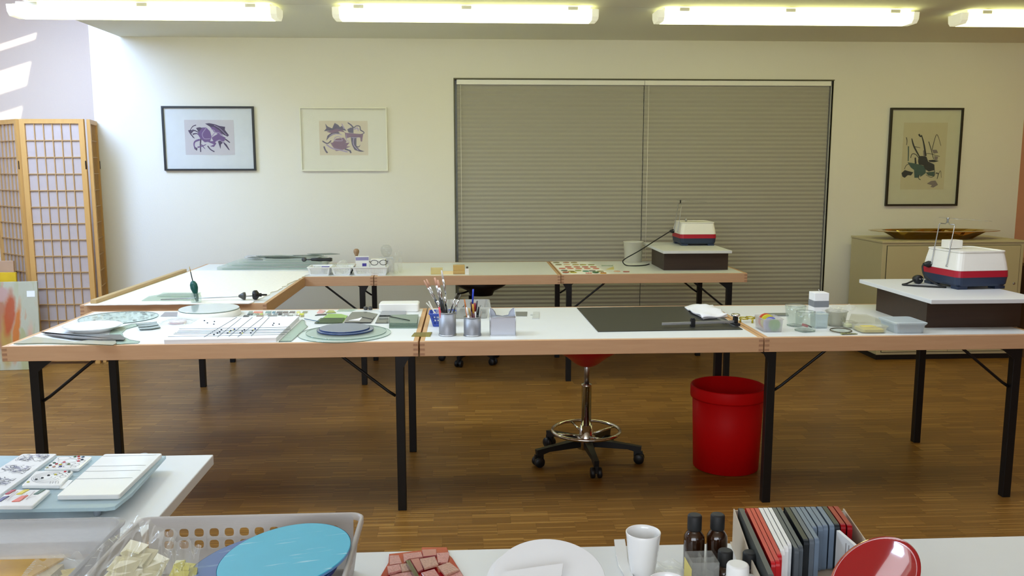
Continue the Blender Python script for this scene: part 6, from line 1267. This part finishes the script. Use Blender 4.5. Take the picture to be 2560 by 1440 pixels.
# white slab standing in front
a, b2 = at(*K2(1345, 395), zt_-.006), at(*K2(1655, 660), zt_-.012)
x_w = xs[13]; ang = math.atan2(b2.y-a.y, b2.x-a.x)
cb_ = thing('cardboard_box', 'cream cardboard box packed with glazed sample slabs', 'box', (xs[0], yb_, ZT), -.14); RX = Matrix.Rotation(.14, 2)
wx = (xs[-1]-xs[0])*math.cos(.14)+.020; dd = .330; hh = aty(1848, 1279, yb_).z-ZT
cbm = M['cardb']
def wallseg(nm, pts, m): q = MB(); q.add(*pts); return q.build(nm, m, cb_, solid=.002)
off = (xs[-1]-xs[0])*math.sin(.14)
q = MB(); q.box(-.010, wx, -dd, .012+off, 0, .0025); q.build('bottom', cbm, cb_)
wallseg('side_panel', ([(-.0095, .012, .003), (-.0095, -dd, .003), (-.0095, -dd, hh*.80), (-.0095, -dd*.75, hh*.86), (-.0095, -dd*.5, hh*.80), (-.0095, -dd*.28, hh*.90), (-.0095, .012, hh)], [(0, 1, 2, 3, 4, 5, 6)]), cbm)
wallseg('side_panel', ([(wx, .012+off, .003), (wx, -dd, .003), (wx, -dd, hh*.84), (wx, .012+off, hh*.97)], [(0, 1, 2, 3)]), cbm)
wallseg('back_panel', ([(-.010, .0125, .003), (wx, .0125+off, .003), (wx, .0125+off, hh*.9), (-.010, .0125, hh*.96)], [(0, 1, 2, 3)]), cbm)
wallseg('front_panel', ([(-.010, -dd, .003), (wx, -dd, .003), (wx, -dd, hh*.8), (-.010, -dd, hh*.8)], [(0, 1, 2, 3)]), cbm)
# white slab across the front of the shorter slabs
y_w = min(f.y for f in fronts[12:19])-.008
zs_ = a.z-ZT-.0045; ln = (b2-a).xy.length
q = MB(); q.prism([(0, 0), (ln, 0), (ln, zs_-.006), (.0, zs_)], -.003, .003, X=Matrix.Rotation(PI/2, 4, 'X')); o = q.build('white_plaque', WG, None, (a.x+.003, a.y-.014, ZT+.0045), (0, 0, math.atan2(b2.y-a.y, b2.x-a.x))); tag(o, 'white slab with grey lines standing askew before the blue grey slabs', 'slab')
q = MB()
for x in (.40, .52, .72): q.box(ln*x, ln*x+.0012, -.0035, -.0031, .006, zs_*.86)
q.build('drawn_lines', plain(120, 112, 112, .6), o)['kind'] = 'stuff'
# red oval plate leaning against the box
RP = mat('red_lacquer_plate', (158, 14, 24), .08, coat=.8)
p = at(2192, 1436, .80); r = 101*mpp(p)
p = at(2192, 1443, .872); r = 121*mpp(p)
t = thing('red_plate', 'glossy red round plate leaning on the right front of the cardboard box', 'plate', (p.x, p.y, .868)); t.rotation_mode = 'QUATERNION'; t.rotation_quaternion = Vector((-.65, -.13, .74)).to_track_quat('Z', 'Y')
q = MB(); q.lathe([(0, 0), (r*.80, 0), (r*.97, .004), (r, .008), (r*.985, .0095), (r*.9, .0085), (r*.78, .006), (0, .0055)], 64, cap0=False, cap1=False); q.build('plate_body', RP, t)
